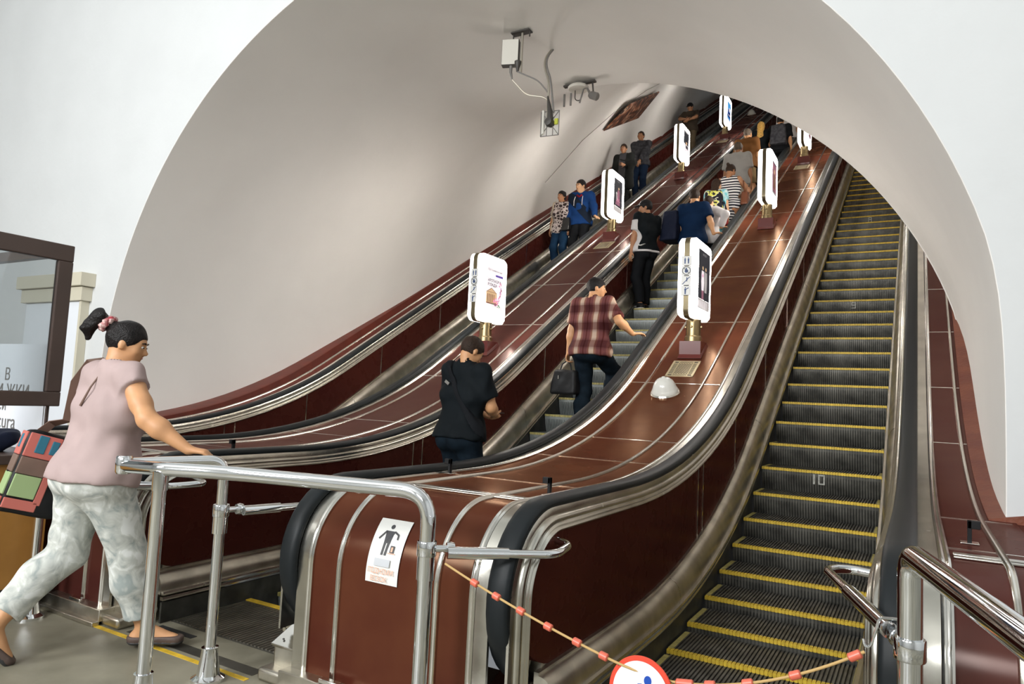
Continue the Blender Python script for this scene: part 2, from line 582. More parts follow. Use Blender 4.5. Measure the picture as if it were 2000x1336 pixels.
def master(end='hand', ytop=YTOP):
    pts = []
    ys = sorted(set([ytop] + [1.2 + 1.6 * i for i in range(20) if 1.2 + 1.6 * i < ytop] + [-3.4 + 0.2 * i for i in range(23)]), reverse=True)
    for y in ys:
        pts.append((y, PZ(y, 0.085, 0.85)))
    dz = []
    N = []
    T = []
    for i in range(len(pts)):
        a = pts[max(0, i - 1)]
        b = pts[min(len(pts) - 1, i + 1)]
        t = Vector((b[0] - a[0], b[1] - a[1])).normalized()
        N.append((t[1], -t[0]))
    N[-1] = (0.0, 1.0)
    N[0] = (-math.sin(math.radians(30)), math.cos(math.radians(30)))
    pts.append((NC[0], NC[1] + NR))
    N.append((0, 1))
    A = 152 if end == 'hand' else 90
    for k in range(1, 17):
        a = math.radians(A * k / 16)
        n = (-math.sin(a), math.cos(a))
        pts.append((NC[0] + n[0] * NR, NC[1] + n[1] * NR))
        N.append(n)
    if end != 'hand':
        for z in (-0.4, -0.6, end):
            pts.append((NC[0] - NR, z))
            N.append((-1, 0))
    return pts, N


def sweep(mb, prof, m, end='hand', closed=True, rng_=None):
    """prof: list of (x, n) with n measured outwards from the handrail top line"""
    pts, N = master(end)
    if rng_:
        pts, N = pts[rng_[0]:rng_[1]], N[rng_[0]:rng_[1]]
    vs = []
    for p, n in zip(pts, N):
        for (x, d) in prof:
            vs.append((x, p[0] + n[0] * d, p[1] + n[1] * d))
    k = len(prof)
    kk = k if closed else k - 1
    fs = []
    for i in range(len(pts) - 1):
        for j in range(kk):
            j2 = (j + 1) % k
            fs.append((i * k + j, (i + 1) * k + j, (i + 1) * k + j2, i * k + j2))
    if closed:
        fs.append(tuple(range(k)))
        fs.append(tuple((len(pts) - 1) * k + j for j in range(k))[::-1])
    mb.add(vs, fs, m)


def mpoint(y, d=0.0):
    """point at handrail line offset d at given y"""
    z = PZ(y, 0.085, 0.85)
    z2 = PZ(y + 0.01, 0.085, 0.85)
    t = Vector((0.01, z2 - z)).normalized()
    return Vector((0, y - t[1] * d, z + t[0] * d)), t

# ---------------------------------------------------------------- setting: hall and tunnel
def build_shell():
    n = 120
    angs = [math.radians(-48 + (276) * i / n) for i in range(n + 1)]
    vs = []
    rings = []

    def smin(a, b, k=0.10):
        h = max(k - abs(a - b), 0) / k
        return min(a, b) - h * h * k * 0.25

    def ring(fn):
        rings.append([fn(a) for a in angs])

    def front(a, r, y):
        return (smin(-2.56 + r * math.cos(a), 1.085 + r - 3.72), y, 0.35 + r * math.sin(a))

    def bis(a):
        z = 0.32 + 3.72 * math.sin(a)
        return Vector((smin(-2.5 + 3.72 * math.cos(a), 1.10), 1.45 - 0.268 * z, z))

    ring(lambda a: front(a, 3.72 + 0.004, -2.65))
    ring(lambda a: front(a, 3.72 + 0.0015, -2.65 + 0.0015))
    ring(lambda a: front(a, 3.72, -2.65 + 0.004))
    def path(a, s):
        """s in [0,1] throat, [1,2] rounded kink, then metres up the incline"""
        F = Vector(front(a, 3.72, -2.5))
        B = bis(a)
        up = Vector((0, 1, TAN)).normalized()
        k = max(0.0, min(1.0, (0.15 - math.cos(a)) / 0.9))
        k = k * k * (3 - 2 * k)
        L = 0.012 + 1.75 * k
        L = min(L, (B - F).length * .9)
        d = (B - F).normalized()
        A = B - d * L
        Cc = B + up * L
        if s <= 1:
            return F.lerp(A, s)
        if s <= 2:
            t = s - 1
            return A * (1 - t) ** 2 + B * 2 * t * (1 - t) + Cc * t * t
        return Cc + up * ((s - 2) * 0.9)
    for s in [.15, .3, .45, .6, .75, .9, 1.0] + [1 + .1 * k for k in range(1, 11)] + [2 + k for k in range(1, 44)]:
        def fn(a, s=s):
            p = path(a, s)
            w = 0.018 * math.sin(2.1 * s + 3 * a) + 0.012 * math.sin(4.3 * s - 5 * a)
            w *= min(1.0, abs(s - 1.5) * .8) * min(1.0, s)
            c = Vector((-2.5, p.y, 0.32 + max(0, p.y - 1.36) * TAN))
            return p + (p - c).normalized() * w
        ring(fn)
    N = n + 1
    for r in rings:
        vs += [tuple(p) for p in r]
    fs = []
    for i in range(len(rings) - 1):
        for j in range(n):
            fs.append((i * N + j, i * N + j + 1, (i + 1) * N + j + 1, (i + 1) * N + j))
    mb = MB()
    mb.add(vs, fs, 'plaster_vault')
    o = mb.build('wall_tunnel', angle=24)
    tag(o, kind='structure')
    # tunnel end
    mb = MB()
    mb.add([tuple(p) for p in rings[-1]], [tuple(range(N))], 'plaster_vault')
    tag(mb.build('wall_end'), kind='structure')
    # hall wall with the arch opening
    mb = MB()
    x0, x1, z0, z1 = -14.0, 6.0, -1.0, 6.2
    inner = [front(a, 3.72 + 0.004, -2.65) for a in angs]
    outer = []
    for p in inner:
        dx, dz = p[0] + 2.56, p[2] - 0.35
        ts = []
        if dx > 1e-6:
            ts.append((x1 + 2.56) / dx)
        if dx < -1e-6:
            ts.append((x0 + 2.56) / dx)
        if dz > 1e-6:
            ts.append((z1 - 0.35) / dz)
        if dz < -1e-6:
            ts.append((z0 - 0.35 - 3) / dz)
        t = min(ts)
        outer.append((-2.56 + dx * t, -2.65, 0.35 + dz * t))
    vs = inner + outer
    fs = [(j, j + 1, N + j + 1, N + j) for j in range(n)]
    mb.add(vs, fs, 'plaster_hall')
    # corners of the rectangle
    for cx in (x0, x1):
        cand = [outer[j] for j in range(N) if abs(outer[j][0] - cx) < 1e-6]
        top = [outer[j] for j in range(N) if abs(outer[j][2] - z1) < 1e-6]
        a = max(cand, key=lambda p: p[2])
        b = min(top, key=lambda p: abs(p[0] - cx))
        mb.add([a, b, (cx, -2.65, z1)], [(0, 1, 2)], 'plaster_hall')
    tag(mb.build('wall_front', smooth=False), kind='structure')
    mb = MB()
    mb.box((-14, -15, -1.0), (6, -3.46, FL), 'floor')
    tag(mb.build('floor'), kind='structure')
    mb = MB()
    mb.box((-14, -15, 6.2), (6, -2.65, 6.4), 'plaster_hall')
    tag(mb.build('ceiling'), kind='structure')
    for nm, lo, hi in (('wall_left', (-14.2, -15, -1), (-14, -2.65, 6.2)), ('wall_right', (6, -15, -1), (6.2, -2.65, 6.2)), ('wall_back', (-14, -15.2, -1), (6, -15, 6.2))):
        mb = MB()
        mb.box(lo, hi, 'plaster_hall')
        tag(mb.build(nm), kind='structure')
    # pilaster with moulded capital on the hall wall, left
    mb = MB()
    mb.box((-7.65, -2.72, FL), (-6.60, -2.65, 1.28), 'white_panel')
    mb.box((-6.60, -2.735, FL), (-6.565, -2.65, 1.28), 'cream')
    mb.box((-7.70, -2.76, 1.28), (-6.53, -2.65, 1.42), 'cream')
    mb.box((-7.74, -2.80, 1.425), (-6.49, -2.65, 1.56), 'cream')
    tag(mb.build('trim_1', smooth=False, bevel=0.004), kind='structure')
    # thin cable and hairline cracks on the tunnel wall
    mb = MB()
    pts = []
    for (a, d) in ((126, 10.2), (128, 8.0), (133, 6.6), (140, 5.6), (150, 4.6)):
        p = bis(math.radians(a)) + Vector((0, d, d * TAN))
        c = Vector((-2.5, p.y, 0.32 + d * TAN))
        pts.append(p + (c - p).normalized() * 0.03)
    mb.tube(pts, 0.005, 'equip_grey', n=6)
    tag(mb.build('wall_cable'), 'thin dark cable clipped along the upper left tunnel wall beside the billboard', 'cable')
    return bis


bis = build_shell()


# ---------------------------------------------------------------- balustrades
def side(root, c, m, joints):
    """everything on one inner side: esc centre c, m=+1 right side of that escalator, m=-1 left side"""
    X = lambda u: c + m * u
    # skirt
    mb = MB()
    ribbon(mb, [(X(.490), .045, -.745), (X(.490), -.42, -1.0), (X(.505), -.42, -1.0), (X(.505), .045, -.745)], YS_FULL, 'step_dark', True)
    mb.build('skirt_panel', root)
    # double bead line
    mb = MB()
    for dh in (0.035, 0.065):
        ribbon(mb, [(X(.484), dh - .010, -.76 + dh - .01), (X(.480), dh, -.76 + dh), (X(.484), dh + .010, -.76 + dh + .01), (X(.51), dh + .010, -.76 + dh + .01), (X(.51), dh - .01, -.76 + dh - .01)], YS_FULL, 'steel', True)
    mb.build('bead', root)
    # rounded lower moulding
    mb = MB()
    sec = []
    for k in range(8):
        t = k / 7
        sec.append((X(.502 + .078 * (1 - math.cos(t * math.pi / 2)) + .0), .075 + .225 * math.sin(t * math.pi / 2) ** 0.9, -.705 + .115 * math.sin(t * math.pi / 2) ** 0.9))
    sec.append((X(.578), .318, -.578))
    sec.append((X(.60), .318, -.578))
    sec.append((X(.60), .075, -.705))
    ribbon(mb, sec, YS_FULL, 'steel_worn', True)
    for y in (-2.35, 0.2, 3.3, 6.4, 9.5):
        z = PZ(y, -.70, .08)
        s2 = [(X(.4995 + .078 * (1 - math.cos(t * math.pi / 2))), .075 + .226 * math.sin(t * math.pi / 2) ** 0.9, -.705 + .116 * math.sin(t * math.pi / 2) ** 0.9) for t in [k / 7 for k in range(8)]]
        ribbon(mb, s2, [y, y + .008], 'steel_bright')
    mb.build('lower_moulding', root)
    # side panel
    mb = MB()
    ys = [NC[0] - 0.25] + [NC[0] - 0.25 + 0.05 * k for k in range(1, 6)] + [y for y in YS_FULL if y > NC[0] + .01]
    vs = []
    for y in ys:
        if y < NC[0]:
            zt = NC[1] + math.sqrt(max(0, 0.25 ** 2 - (y - NC[0]) ** 2))
        else:
            zt = PZ(y, -.045, .695)
        zb = PZ(y, -.585, .312) if y > -3.6 else -.585
        if y < NC[0]:
            zb = -.585 + 0.10 * ((NC[0] - y) / .25) ** 2
        for x in (X(.597), X(.64)):
            vs.append((x, y, zt))
            vs.append((x, y, zb))
    fs = []
    for i in range(len(ys) - 1):
        a = 4 * i
        fs += [(a, a + 1, a + 5, a + 4), (a + 2, a + 6, a + 7, a + 3), (a, a + 4, a + 6, a + 2), (a + 1, a + 3, a + 7, a + 5)]
    fs += [(0, 2, 3, 1)]
    mb.add(vs, fs, 'laminate_side')
    mb.build('side_panel', root)
    for y in joints:
        mb = MB()
        zt = PZ(y, -.045, .695)
        zb = PZ(y, -.585, .312)
        mb.box((min(X(.592), X(.60)), y - .006, zb), (max(X(.592), X(.60)), y + .006, zt), 'steel_bright')
        mb.build('joint_strip', root, smooth=False)
    # upper moulding with three ribs, wraps round the newel
    mb = MB()
    prof = [(X(.64), -.034), (X(.628), -.034), (X(.622), -.050), (X(.622), -.068), (X(.610), -.070), (X(.604), -.078), (X(.602), -.086),
            (X(.604), -.094), (X(.596), -.098), (X(.592), -.104), (X(.596), -.110), (X(.588), -.114), (X(.584), -.121), (X(.588), -.129), (X(.597), -.132), (X(.64), -.132)]
    if m < 0:
        pass
    sweep(mb, prof, 'steel', end=-.62)
    mb.build('upper_moulding', root, angle=50)
    mb = MB()
    sweep(mb, [(X(.638), -.039), (X(.728), -.039), (X(.728), -.13), (X(.638), -.13)], 'steel_worn', end='hand')
    mb.box((min(X(.60), X(.72)), -3.99, FL), (max(X(.60), X(.72)), -3.60, -.20), 'steel_worn')
    mb.build('handrail_track', root, angle=50)
    # newel cover plate inside the ring
    mb = MB()
    vs = []
    seg = 14
    for k in range(seg + 1):
        a = math.radians(-35 + 135 * k / seg)
        for rr in (0.255, 0.29):
            vs.append((X(.600), NC[0] - math.sin(a) * rr, NC[1] + math.cos(a) * rr))
    mb.add(vs, [(2 * k, 2 * k + 1, 2 * k + 3, 2 * k + 2) for k in range(seg)], 'steel_worn')
    mb.build('newel_plate', root)
    # handrail
    mb = MB()
    prof = [(X(.632), -.034), (X(.627), -.022), (X(.631), -.008), (X(.645), 0.0), (X(.70), 0.004), (X(.722), -.004), (X(.729), -.018), (X(.724), -.034), (X(.71), -.036), (X(.645), -.036)]
    sweep(mb, prof, 'rubber' if (c, m) != (-2.5, 1) else 'rubber', end='hand')
    o = mb.build('handrail', root, angle=50)
    o['label'] = 'black rubber handrail'
    # handrail entry plate and base box
    mb = MB()
    xa, xb = min(X(.575), X(.775)), max(X(.575), X(.775))
    R = Matrix.Rotation(math.radians(-24), 3, 'X')
    mb.box((xa, -4.215, -.665), (xb, -3.98, -.65), 'steel_bright', R.inverted(), ((xa + xb) / 2, -4.09, -.655))
    for dx in (-.05, .05):
        for dy in (-.055,):
            mb.lathe(((xa + xb) / 2 + dx, -4.175, -.684), [(0.006, 0), (0.006, .006)], 'equip_dark', n=8)
    mb.build('handrail_inlet', root, smooth=False, bevel=0.003)
    mb = MB()
    mb.box((xa - .0, -4.19, FL), (xb, -3.55, -.705), 'steel_worn')
    mb.box((xa - .02, -4.26, FL), (xb + .02, -3.9, -.80), 'steel_worn')
    mb.build('newel_foot', root, bevel=0.015)


def deck(root, x0, x1, joints, left_side=True, right_side=True, material='laminate', px0=None, px1=None):
    """top deck between handrails at x0 (left edge) and x1 (right edge)"""
    D = -.040
    ED = -.79
    mb = MB()
    xs0, xs1 = (x0 + .045 if left_side else x0), (x1 - .045 if right_side else x1)
    sweep(mb, [(xs0, D - .03), (xs0, D), (xs1, D), (xs1, D - .03)], material, end=ED)
    o = mb.build('deck_panel', root, angle=40)
    mb = MB()
    mr = MB()
    lines = []
    if left_side:
        mb_x = (x0 - .002, x0 + .06)
        sweep(mb, [(mb_x[0], D - .012), (mb_x[0], D + .004), (mb_x[1], D + .006), (mb_x[1], D - .012)], 'steel', end=ED)
        lines += [x0 + .0775, x0 + .253]
    if right_side:
        mb_x = (x1 - .06, x1 + .002)
        sweep(mb, [(mb_x[0], D - .012), (mb_x[0], D + .006), (mb_x[1], D + .004), (mb_x[1], D - .012)], 'steel', end=ED)
        lines += [x1 - .0775, x1 - .253]
    mb.build('edge_strip', root, angle=50)
    for x in lines:
        w = .0165 if abs(x - x0) < .1 or abs(x - x1) < .1 else .013
        sweep(mr, [(x - w, D - .004), (x - w, D + .008), (x - w * .55, D + .014), (x - w * .2, D + .008), (x + w * .2, D + .008), (x + w * .55, D + .014), (x + w, D + .008), (x + w, D - .004)], 'steel_bright', end=ED)
    mr.build('deck_rib', root, angle=50)
    for y in joints:
        mj = MB()
        p, t = mpoint(y, D)
        q = [(-.006, .0005), (.006, .0005), (.006, .004), (-.006, .004)]
        vs = []
        for xx in (xs0 + .02, xs1 - .02):
            for (s, nn) in q:
                vs.append((xx, p.y + t[0] * s - t[1] * nn, p.z + t[1] * s + t[0] * nn))
        mj.add(vs, [(0, 1, 2, 3), (7, 6, 5, 4), (0, 4, 5, 1), (1, 5, 6, 2), (2, 6, 7, 3), (3, 7, 4, 0)], 'steel_bright')
        mj.build('joint_strip', root, smooth=False)
    # transverse strips where the end cap begins, base sill with two tabs
    mt = MB()
    for y, w in ((-3.80, .012), (-3.74, .02)):
        mt.box((xs0 + .06, y - w, .0455), (xs1 - .06, y + w, .054), 'steel')
    mt.build('cap_strip', root, bevel=.003)
    ms = MB()
    ms.box((x0 - .02, -4.275, FL), (x1 + .02, -4.10, -.775), 'steel_worn')
    ms.box((x0 - .02, -4.31, FL), (x1 + .02, -4.2, -.835), 'steel_worn')
    n = max(1, int((x1 - x0) / .55))
    for i in range(n + 1):
        xt = x0 + .28 + i * .52
        if xt + .06 < x1:
            ms.box((xt - .055, -4.272, -.775), (xt + .055, -4.240, -.755), 'steel_bright')
    ms.build('base_sill', root, bevel=.004)


side_joints = [-1.68, -1.55, -0.55, 0.75, 2.05, 3.35, 4.65, 5.95, 7.25, 8.55, 9.85, 11.15, 13, 15, 17]
deck_joints = [-3.15, -2.05, -1.45] + [-.18 + 1.27 * k for k in range(0, 24)]
CR, CM, CL = 0.0, -2.5, -5.0

bal_mr = empty('balustrade', (-1.25, -4.2, FL), 'wood-brown balustrade between the middle and right escalators, its rounded end in front', 'balustrade')
side(bal_mr, CM, +1, side_joints)
side(bal_mr, CR, -1, side_joints)
deck(bal_mr, CM + .729, CR - .729, deck_joints, material='laminate_front')
bal_ml = empty('balustrade', (-3.75, -4.2, FL), 'wood-brown balustrade between the left and middle escalators, behind the walking woman', 'balustrade')
side(bal_ml, CL, +1, side_joints)
side(bal_ml, CM, -1, side_joints)
deck(bal_ml, CL + .729, CM - .729, deck_joints)
bal_r = empty('balustrade', (0.9, -4.2, FL), 'narrow balustrade on the far right against the white arch wall', 'balustrade')
side(bal_r, CR, +1, side_joints)
rj = [-3.60, -2.72] + [-1.06 + .95 * k for k in range(0, 30)]
deck(bal_r, CR + .729, 1.12, rj, left_side=True, right_side=False)
bal_l = empty('balustrade', (-5.95, -4.2, FL), 'narrow balustrade on the far left with dark red edge against the tunnel wall', 'balustrade')
side(bal_l, CL, -1, side_joints)
deck(bal_l, -6.12, CL - .729, deck_joints, left_side=False, right_side=True, material='red_paint')

# painted edge boards between the outer decks and the tunnel wall
mb = MB()
ribbon(mb, [(1.015, .80, .046), (1.015, .825, .052), (1.30, .88, .11), (1.30, .80, .0)], [-2.66, -2.5, -2.2] + [-2 + .2 * i for i in range(16)] + [1.2 + 1.6 * i for i in range(20)] + [YTOP], 'orange_paint', True)
o = mb.build('edge_board', bal_r)
o['label'] = 'rust-orange painted edge board'
mb = MB()
ribbon(mb, [(-6.02, .80, .04), (-6.00, .80, .05), (-6.00, .92, .07), (-6.02, .93, .08), (-6.35, .95, .09), (-6.35, .8, .0)], [-2.66, -2.5, -2.2] + [-2 + .2 * i for i in range(16)] + [1.2 + 1.6 * i for i in range(20)] + [YTOP], 'red_paint', True)
o = mb.build('edge_board', bal_l)
o['label'] = 'dark red painted edge board'
# deck of the outer right balustrade widens outside the arch
mb = MB()
mb.box((1.121, -3.87, .0), (1.7, -2.66, .045), 'laminate')
vs = []
for k in range(9):
    a = math.radians(90 * k / 8)
    for x in (1.121, 1.7):
        vs.append((x, NC[0] - .34 * math.sin(a), NC[1] + .34 * math.cos(a)))
for x in (1.121, 1.7):
    vs.append((x, NC[0] - .34, -.79))
mb.add(vs, [(2 * k, 2 * k + 1, 2 * k + 3, 2 * k + 2) for k in range(9)], 'laminate_front')
mb.build('wing_panel', bal_r)


# black brackets, grilles, dome lamps on the decks
def bracket(x, y, label, flip=1):
    z = .046
    mb = MB()
    mb.box((x - .007, y - .012, z), (x + .007, y + .012, z + .085), 'black')
    mb.box((x - .028 * (flip > 0) - .007, y - .012, z + .055), (x + .028 * (flip < 0) + .007, y + .012, z + .085), 'black')
    mb.box((x - .03, y - .03, z), (x + .03, y + .03, z + .004), 'steel_bright')
    tag(mb.build('bracket', smooth=False, bevel=.002), label, 'bracket', 'black brackets on the decks')


bracket(-.83, -3.52, 'small black bracket on the steel strip beside the right handrail of the front cap')
bracket(-1.68, -3.15, 'small black bracket behind the top corner of the front barrier rail')
bracket(-3.36, -3.35, 'small black bracket standing by the hand of the walking woman')
bracket(.90, -3.42, 'small black bracket on the far right deck', -1)


def incl_frame(x, y, d=-.04):
    p, t = mpoint(y, d)
    R = Matrix(((1, 0, 0), (0, t[0], -t[1]), (0, t[1], t[0])))
    return Vector((x, p.y, p.z)), R


def grille(x, y, w, l, label):
    c, R = incl_frame(x, y)
    mb = MB()

    def bx(a, b, c0, d, z0, z1, m):
        vs = []
        for z in (z0, z1):
            for (xx, yy) in ((a, c0), (b, c0), (b, d), (a, d)):
                vs.append(c + R @ Vector((xx, yy, z)))
        mb.add(vs, [(0, 3, 2, 1), (4, 5, 6, 7), (0, 1, 5, 4), (1, 2, 6, 5), (2, 3, 7, 6), (3, 0, 4, 7)], m)
    W2, L2 = w / 2, l / 2
    bx(-W2 + .005, W2 - .005, -L2 + .005, L2 - .005, .0005, .002, 'equip_dark')
    f = .02
    bx(-W2, W2, -L2, -L2 + f, 0, .007, 'brass_pale')
    bx(-W2, W2, L2 - f, L2, 0, .007, 'brass_pale')
    bx(-W2, -W2 + f, -L2, L2, 0, .007, 'brass_pale')
    bx(W2 - f, W2, -L2, L2, 0, .007, 'brass_pale')
    for s in (-1, 1):
        bx(s * (W2 - .062) - .005, s * (W2 - .062) + .005, -L2 + f, L2 - f, 0, .006, 'brass_pale')
        bx(-W2 + f, W2 - f, s * (L2 - .052) - .005, s * (L2 - .052) + .005, 0, .006, 'brass_pale')
        k = 12
        for i in range(k):
            xx = -W2 + .07 + (w - .14) * i / (k - 1)
            bx(xx - .003, xx + .003, min(s * (L2 - f), s * (L2 - .05)), max(s * (L2 - f), s * (L2 - .05)), 0, .0055, 'brass_pale')
            yy = -L2 + .06 + (l - .12) * i / (k - 1)
            bx(min(s * (W2 - f), s * (W2 - .06)), max(s * (W2 - f), s * (W2 - .06)), yy - .003, yy + .003, 0, .0055, 'brass_pale')
    # diagonal bars in the middle field
    wi, li = W2 - .067, L2 - .057
    for i in range(-9, 10):
        o = i * .026
        p0, p1 = None, None
        pts = []
        for t in np.linspace(-1.5, 1.5, 181):
            xx = t * .15 + o / 2
            yy = -t * .15 + o / 2
            if abs(xx) < wi and abs(yy) < li:
                pts.append((xx, yy))
        if len(pts) > 3:
            a, b = Vector((*pts[0], 0)), Vector((*pts[-1], 0))
            d = (b - a).normalized()
            n = Vector((-d.y, d.x, 0)) * .0045
            vs = []
            for z in (0, .0055):
                for q in (a + n, a - n, b - n, b + n):
                    vs.append(c + R @ Vector((q.x, q.y, z)))
            mb.add(vs, [(0, 3, 2, 1), (4, 5, 6, 7), (0, 1, 5, 4), (1, 2, 6, 5), (2, 3, 7, 6), (3, 0, 4, 7)], 'brass_pale')
    tag(mb.build('vent_grille', smooth=False), label, 'grille', 'brass vent grilles on the decks')


grille(-1.25, .10, .27, .34, 'brass vent grille on the deck below the nearest lightbox of the right row')
grille(-1.25, 7.80, .27, .34, 'brass vent grille below the highest lightbox of the right row')
grille(-3.75, 3.95, .27, .34, 'brass vent grille below the second lightbox of the left row')
grille(-3.75, 11.65, .27, .34, 'brass vent grille below the highest lightbox of the left row')


def dome(x, y, label):
    p, t = mpoint(y, -.04)
    c = Vector((x, p.y, p.z))
    r = empty('dome_lamp', c, label, 'lamp', 'frosted dome lamps on the decks')
    mb = MB()
    _, R = incl_frame(x, y)
    mb.lathe(c, [(0.10, -.01), (.132, 0.0), (.134, .022), (.126, .034), (.10, .036)], 'steel_bright', n=36, R=R)
    mb.build('base_ring', r)
    mb = MB()
    up = Vector((0, -.18, .98)).normalized()
    q = Vector((0, 0, 1)).rotation_difference((R @ Vector((0, 0, 1))))
    mb.lathe(c, [(.121, .03), (.122, .045), (.112, .062), (.108, .07), (.098, .10), (.080, .132), (.058, .152), (.034, .163), (.018, .166), (.014, .176), (.004, .178)], 'lens', n=36, R=R)
    mb.build('glass_shade', r, angle=70)


dome(-1.26, -.40, 'white glass dome lamp on the deck in front of the brass grille')
dome(-3.78, 15.4, 'tiny dome lamp high on the left deck just under the arch')


# ---------------------------------------------------------------- escalators
def step_meshes():
    """one step: nose at origin, tread behind it (+y), curved riser below"""
    W2 = .478
    n = 46
    pit = 2 * W2 / n
    out = {}
    mb = MB()
    mb.box((-W2, .012, -.05), (W2, .396, -.012), 'body')
    # riser: slightly concave solid plate
    rz = [0, -.05, -.10, -.15, -.20, -.235]
    ry = [.010, .012, .022, .040, .062, .082]
    vs = []
    for x in (-W2, W2):
        for y, z in zip(ry, rz):
            vs.append((x, y + .008, z - .004))
            vs.append((x, y + .03, z - .004))
    k = len(rz) * 2
    fs = []
    for i in range(len(rz) - 1):
        a = 2 * i
        fs += [(a, a + 2, k + a + 2, k + a), (a + 1, k + a + 1, k + a + 3, a + 3)]
        fs += [(a, a + 1, a + 3, a + 2), (k + a, k + a + 2, k + a + 3, k + a + 1)]
    mb.add(vs, fs, 'body')
    for j in range(n):
        xa = -W2 + pit * (j + .22)
        xb = -W2 + pit * (j + .78)
        mb.box((xa, .034, -.013), (xb, .396, 0.0), 'tip')
        vs = []
        for y, z in zip(ry, rz):
            z2 = z - .012
            vs += [(xa, y, z2), (xb, y, z2), (xb, y + .012, z2), (xa, y + .012, z2)]
        fs = []
        for i in range(len(rz) - 1):
            a = 4 * i
            fs += [(a, a + 4, a + 5, a + 1), (a + 1, a + 5, a + 6, a + 2), (a + 3, a + 7, a + 4, a)]
        mb.add(vs, fs, 'tip')
    me = mb.build('step', origin=(0, 0, 0))
    mn = MB()
    for j in range(n):
        xa = -W2 + pit * (j + .10)
        xb = -W2 + pit * (j + .90)
        mn.box((xa, .0, -.022), (xb, .036, .0012), 'nose')
    mn.box((-W2, .006, -.020), (W2, .030, -.004), 'nose')
    nn = mn.build('nosing', smooth=False, origin=(0, 0, 0))
    ms = MB()
    ms.box((-W2, .03, -.002), (-W2 + .03, .37, .0016), 'nose')
    ss = ms.build('side_marking', smooth=False, origin=(0, 0, 0))
    res = []
    for o in (me, nn, ss):
        res.append(o.data)
        bpy.data.objects.remove(o)
    return res


for k_ in ('body', 'tip', 'nose'):
    MAT[k_] = MAT['step_dark']
sm_, nm_, mm_ = step_meshes()


def variant(me, mats):
    m = me.copy()
    for i, k in enumerate(mats):
        m.materials[i] = MAT[k]
    return m


STEP = {'dark': (variant(sm_, ['step_dark', 'step_dark_tip']), variant(nm_, ['yellow']), variant(mm_, ['yellow_dull'])),
        'light': (variant(sm_, ['step_light', 'step_light_tip']), variant(nm_, ['yellow_dull']), variant(mm_, ['yellow_dull']))}


def nose_z(y):
    return PZ(y, FL, .01, 6.4)


PITCH = .3464


def nose_list(y0, top):
    ys = []
    y = y0
    while y < top:
        ys.append(y)
        y += PITCH
    # downwards through the bend the chain keeps its length
    y = y0
    low = []
    while True:
        s = 0.4
        # walk back along the curve 0.4 m
        yy = y
        while s > 0:
            d = .01
            dz = nose_z(yy) - nose_z(yy - d)
            s -= math.hypot(d, dz)
            yy -= d
        y = yy
        if y < -3.42:
            break
        low.append(y)
    return low[::-1] + ys


def digit(mb, ch, x, y, z, s, m):
    """painted figures built from strokes, upright on the riser"""
    S = {'1': [(0.35, 0, 0.65, 1)], '0': [(0, 0, .22, 1), (.78, 0, 1, 1), (.22, 0, .78, .14), (.22, .86, .78, 1)],
         '9': [(0, .42, .22, 1), (.78, 0, 1, 1), (.22, .42, .78, .56), (.22, .86, .78, 1), (0, 0, .78, .14)],
         '8': [(0, 0, .22, 1), (.78, 0, 1, 1), (.22, .86, .78, 1), (.22, .44, .78, .58)]}[ch]
    w, h = s * .62, s
    for (a, b, c, d) in S:
        mb.box((x + a * w, y, z + b * h), (x + c * w, y + .002, z + d * h), m)


def escalator(c, y0, kind, top, label):
    root = empty('escalator', (c, -3.6, FL), label, 'escalator')
    base = Vector(root.location)
    st, no, mk = STEP[kind]
    ys = nose_list(y0, top)
    i0 = min(range(len(ys)), key=lambda i: abs(ys[i] - y0))
    for i, y in enumerate(ys):
        z = nose_z(y)
        o = bpy.data.objects.new('step', st)
        o.parent = root
        o.location = Vector((c, y, z)) - base
        COL.objects.link(o)
        p = bpy.data.objects.new('nosing', no)
        p.parent = o
        COL.objects.link(p)
        if kind == 'dark' and y < 1.0:
            for dx in (0, .926):
                q = bpy.data.objects.new('side_marking', mk)
                q.parent = o
                q.location = (dx, 0, 0)
                COL.objects.link(q)
        if kind == 'dark' and i - i0 in (0, 10, 20):
            mb = MB()
            zz = -.135
            t = {0: '10', 10: '9', 20: '8'}[i - i0]
            if t == '10':
                digit(mb, '1', -.10 + .03, .004, zz + .02, .085, 'number_paint')
                digit(mb, '0', -.01, .004, zz + .02, .085, 'number_paint')
            else:
                digit(mb, t, -.02, .004, zz + .02, .085, 'number_paint')
            me = bpy.data.meshes.new('painted_number')
            me.from_pydata(mb.v, [], mb.f)
            me.materials.append(MAT['number_paint'])
            q = bpy.data.objects.new('painted_number', me)
            q.parent = o
            COL.objects.link(q)
    mb = MB()
    mb.box((c - .478, -3.99, FL - .02), (c + .478, -3.47, FL + .004), 'plate')
    for j in range(34):
        x = c - .470 + j * .0282
        mb.box((x, -3.98, FL + .003), (x + .012, -3.50, FL + .008), 'steel_worn')
    mb.box((c - .478, -3.47, FL - .03), (c + .478, -3.43, FL + .010), 'yellow_floor')
    mb.build('comb_plate', root, smooth=False)
    mb = MB()
    mb.box((c - .72, -4.30, FL), (c + .52, -4.27, FL + .002), 'yellow_floor')
    mb.box((c - .50, -4.24, FL), (c + .50, -4.17, FL + .0025), 'plate')
    mb.box((c - .45, -4.10, FL), (c - .15, -4.06, FL + .003), 'plinth')
    mb.build('landing_line', root, smooth=False)
    return root, ys


esc_r, ys_r = escalator(CR, 0.0, 'dark', 13.0, 'empty right escalator with black ribbed steps edged in yellow')
esc_m, ys_m = escalator(CM, .237, 'light', 13.5, 'middle escalator with grey steps carrying the crowd upwards')
esc_l, ys_l = escalator(CL, .237, 'light', 16.5, 'left escalator bringing pairs of riders down')

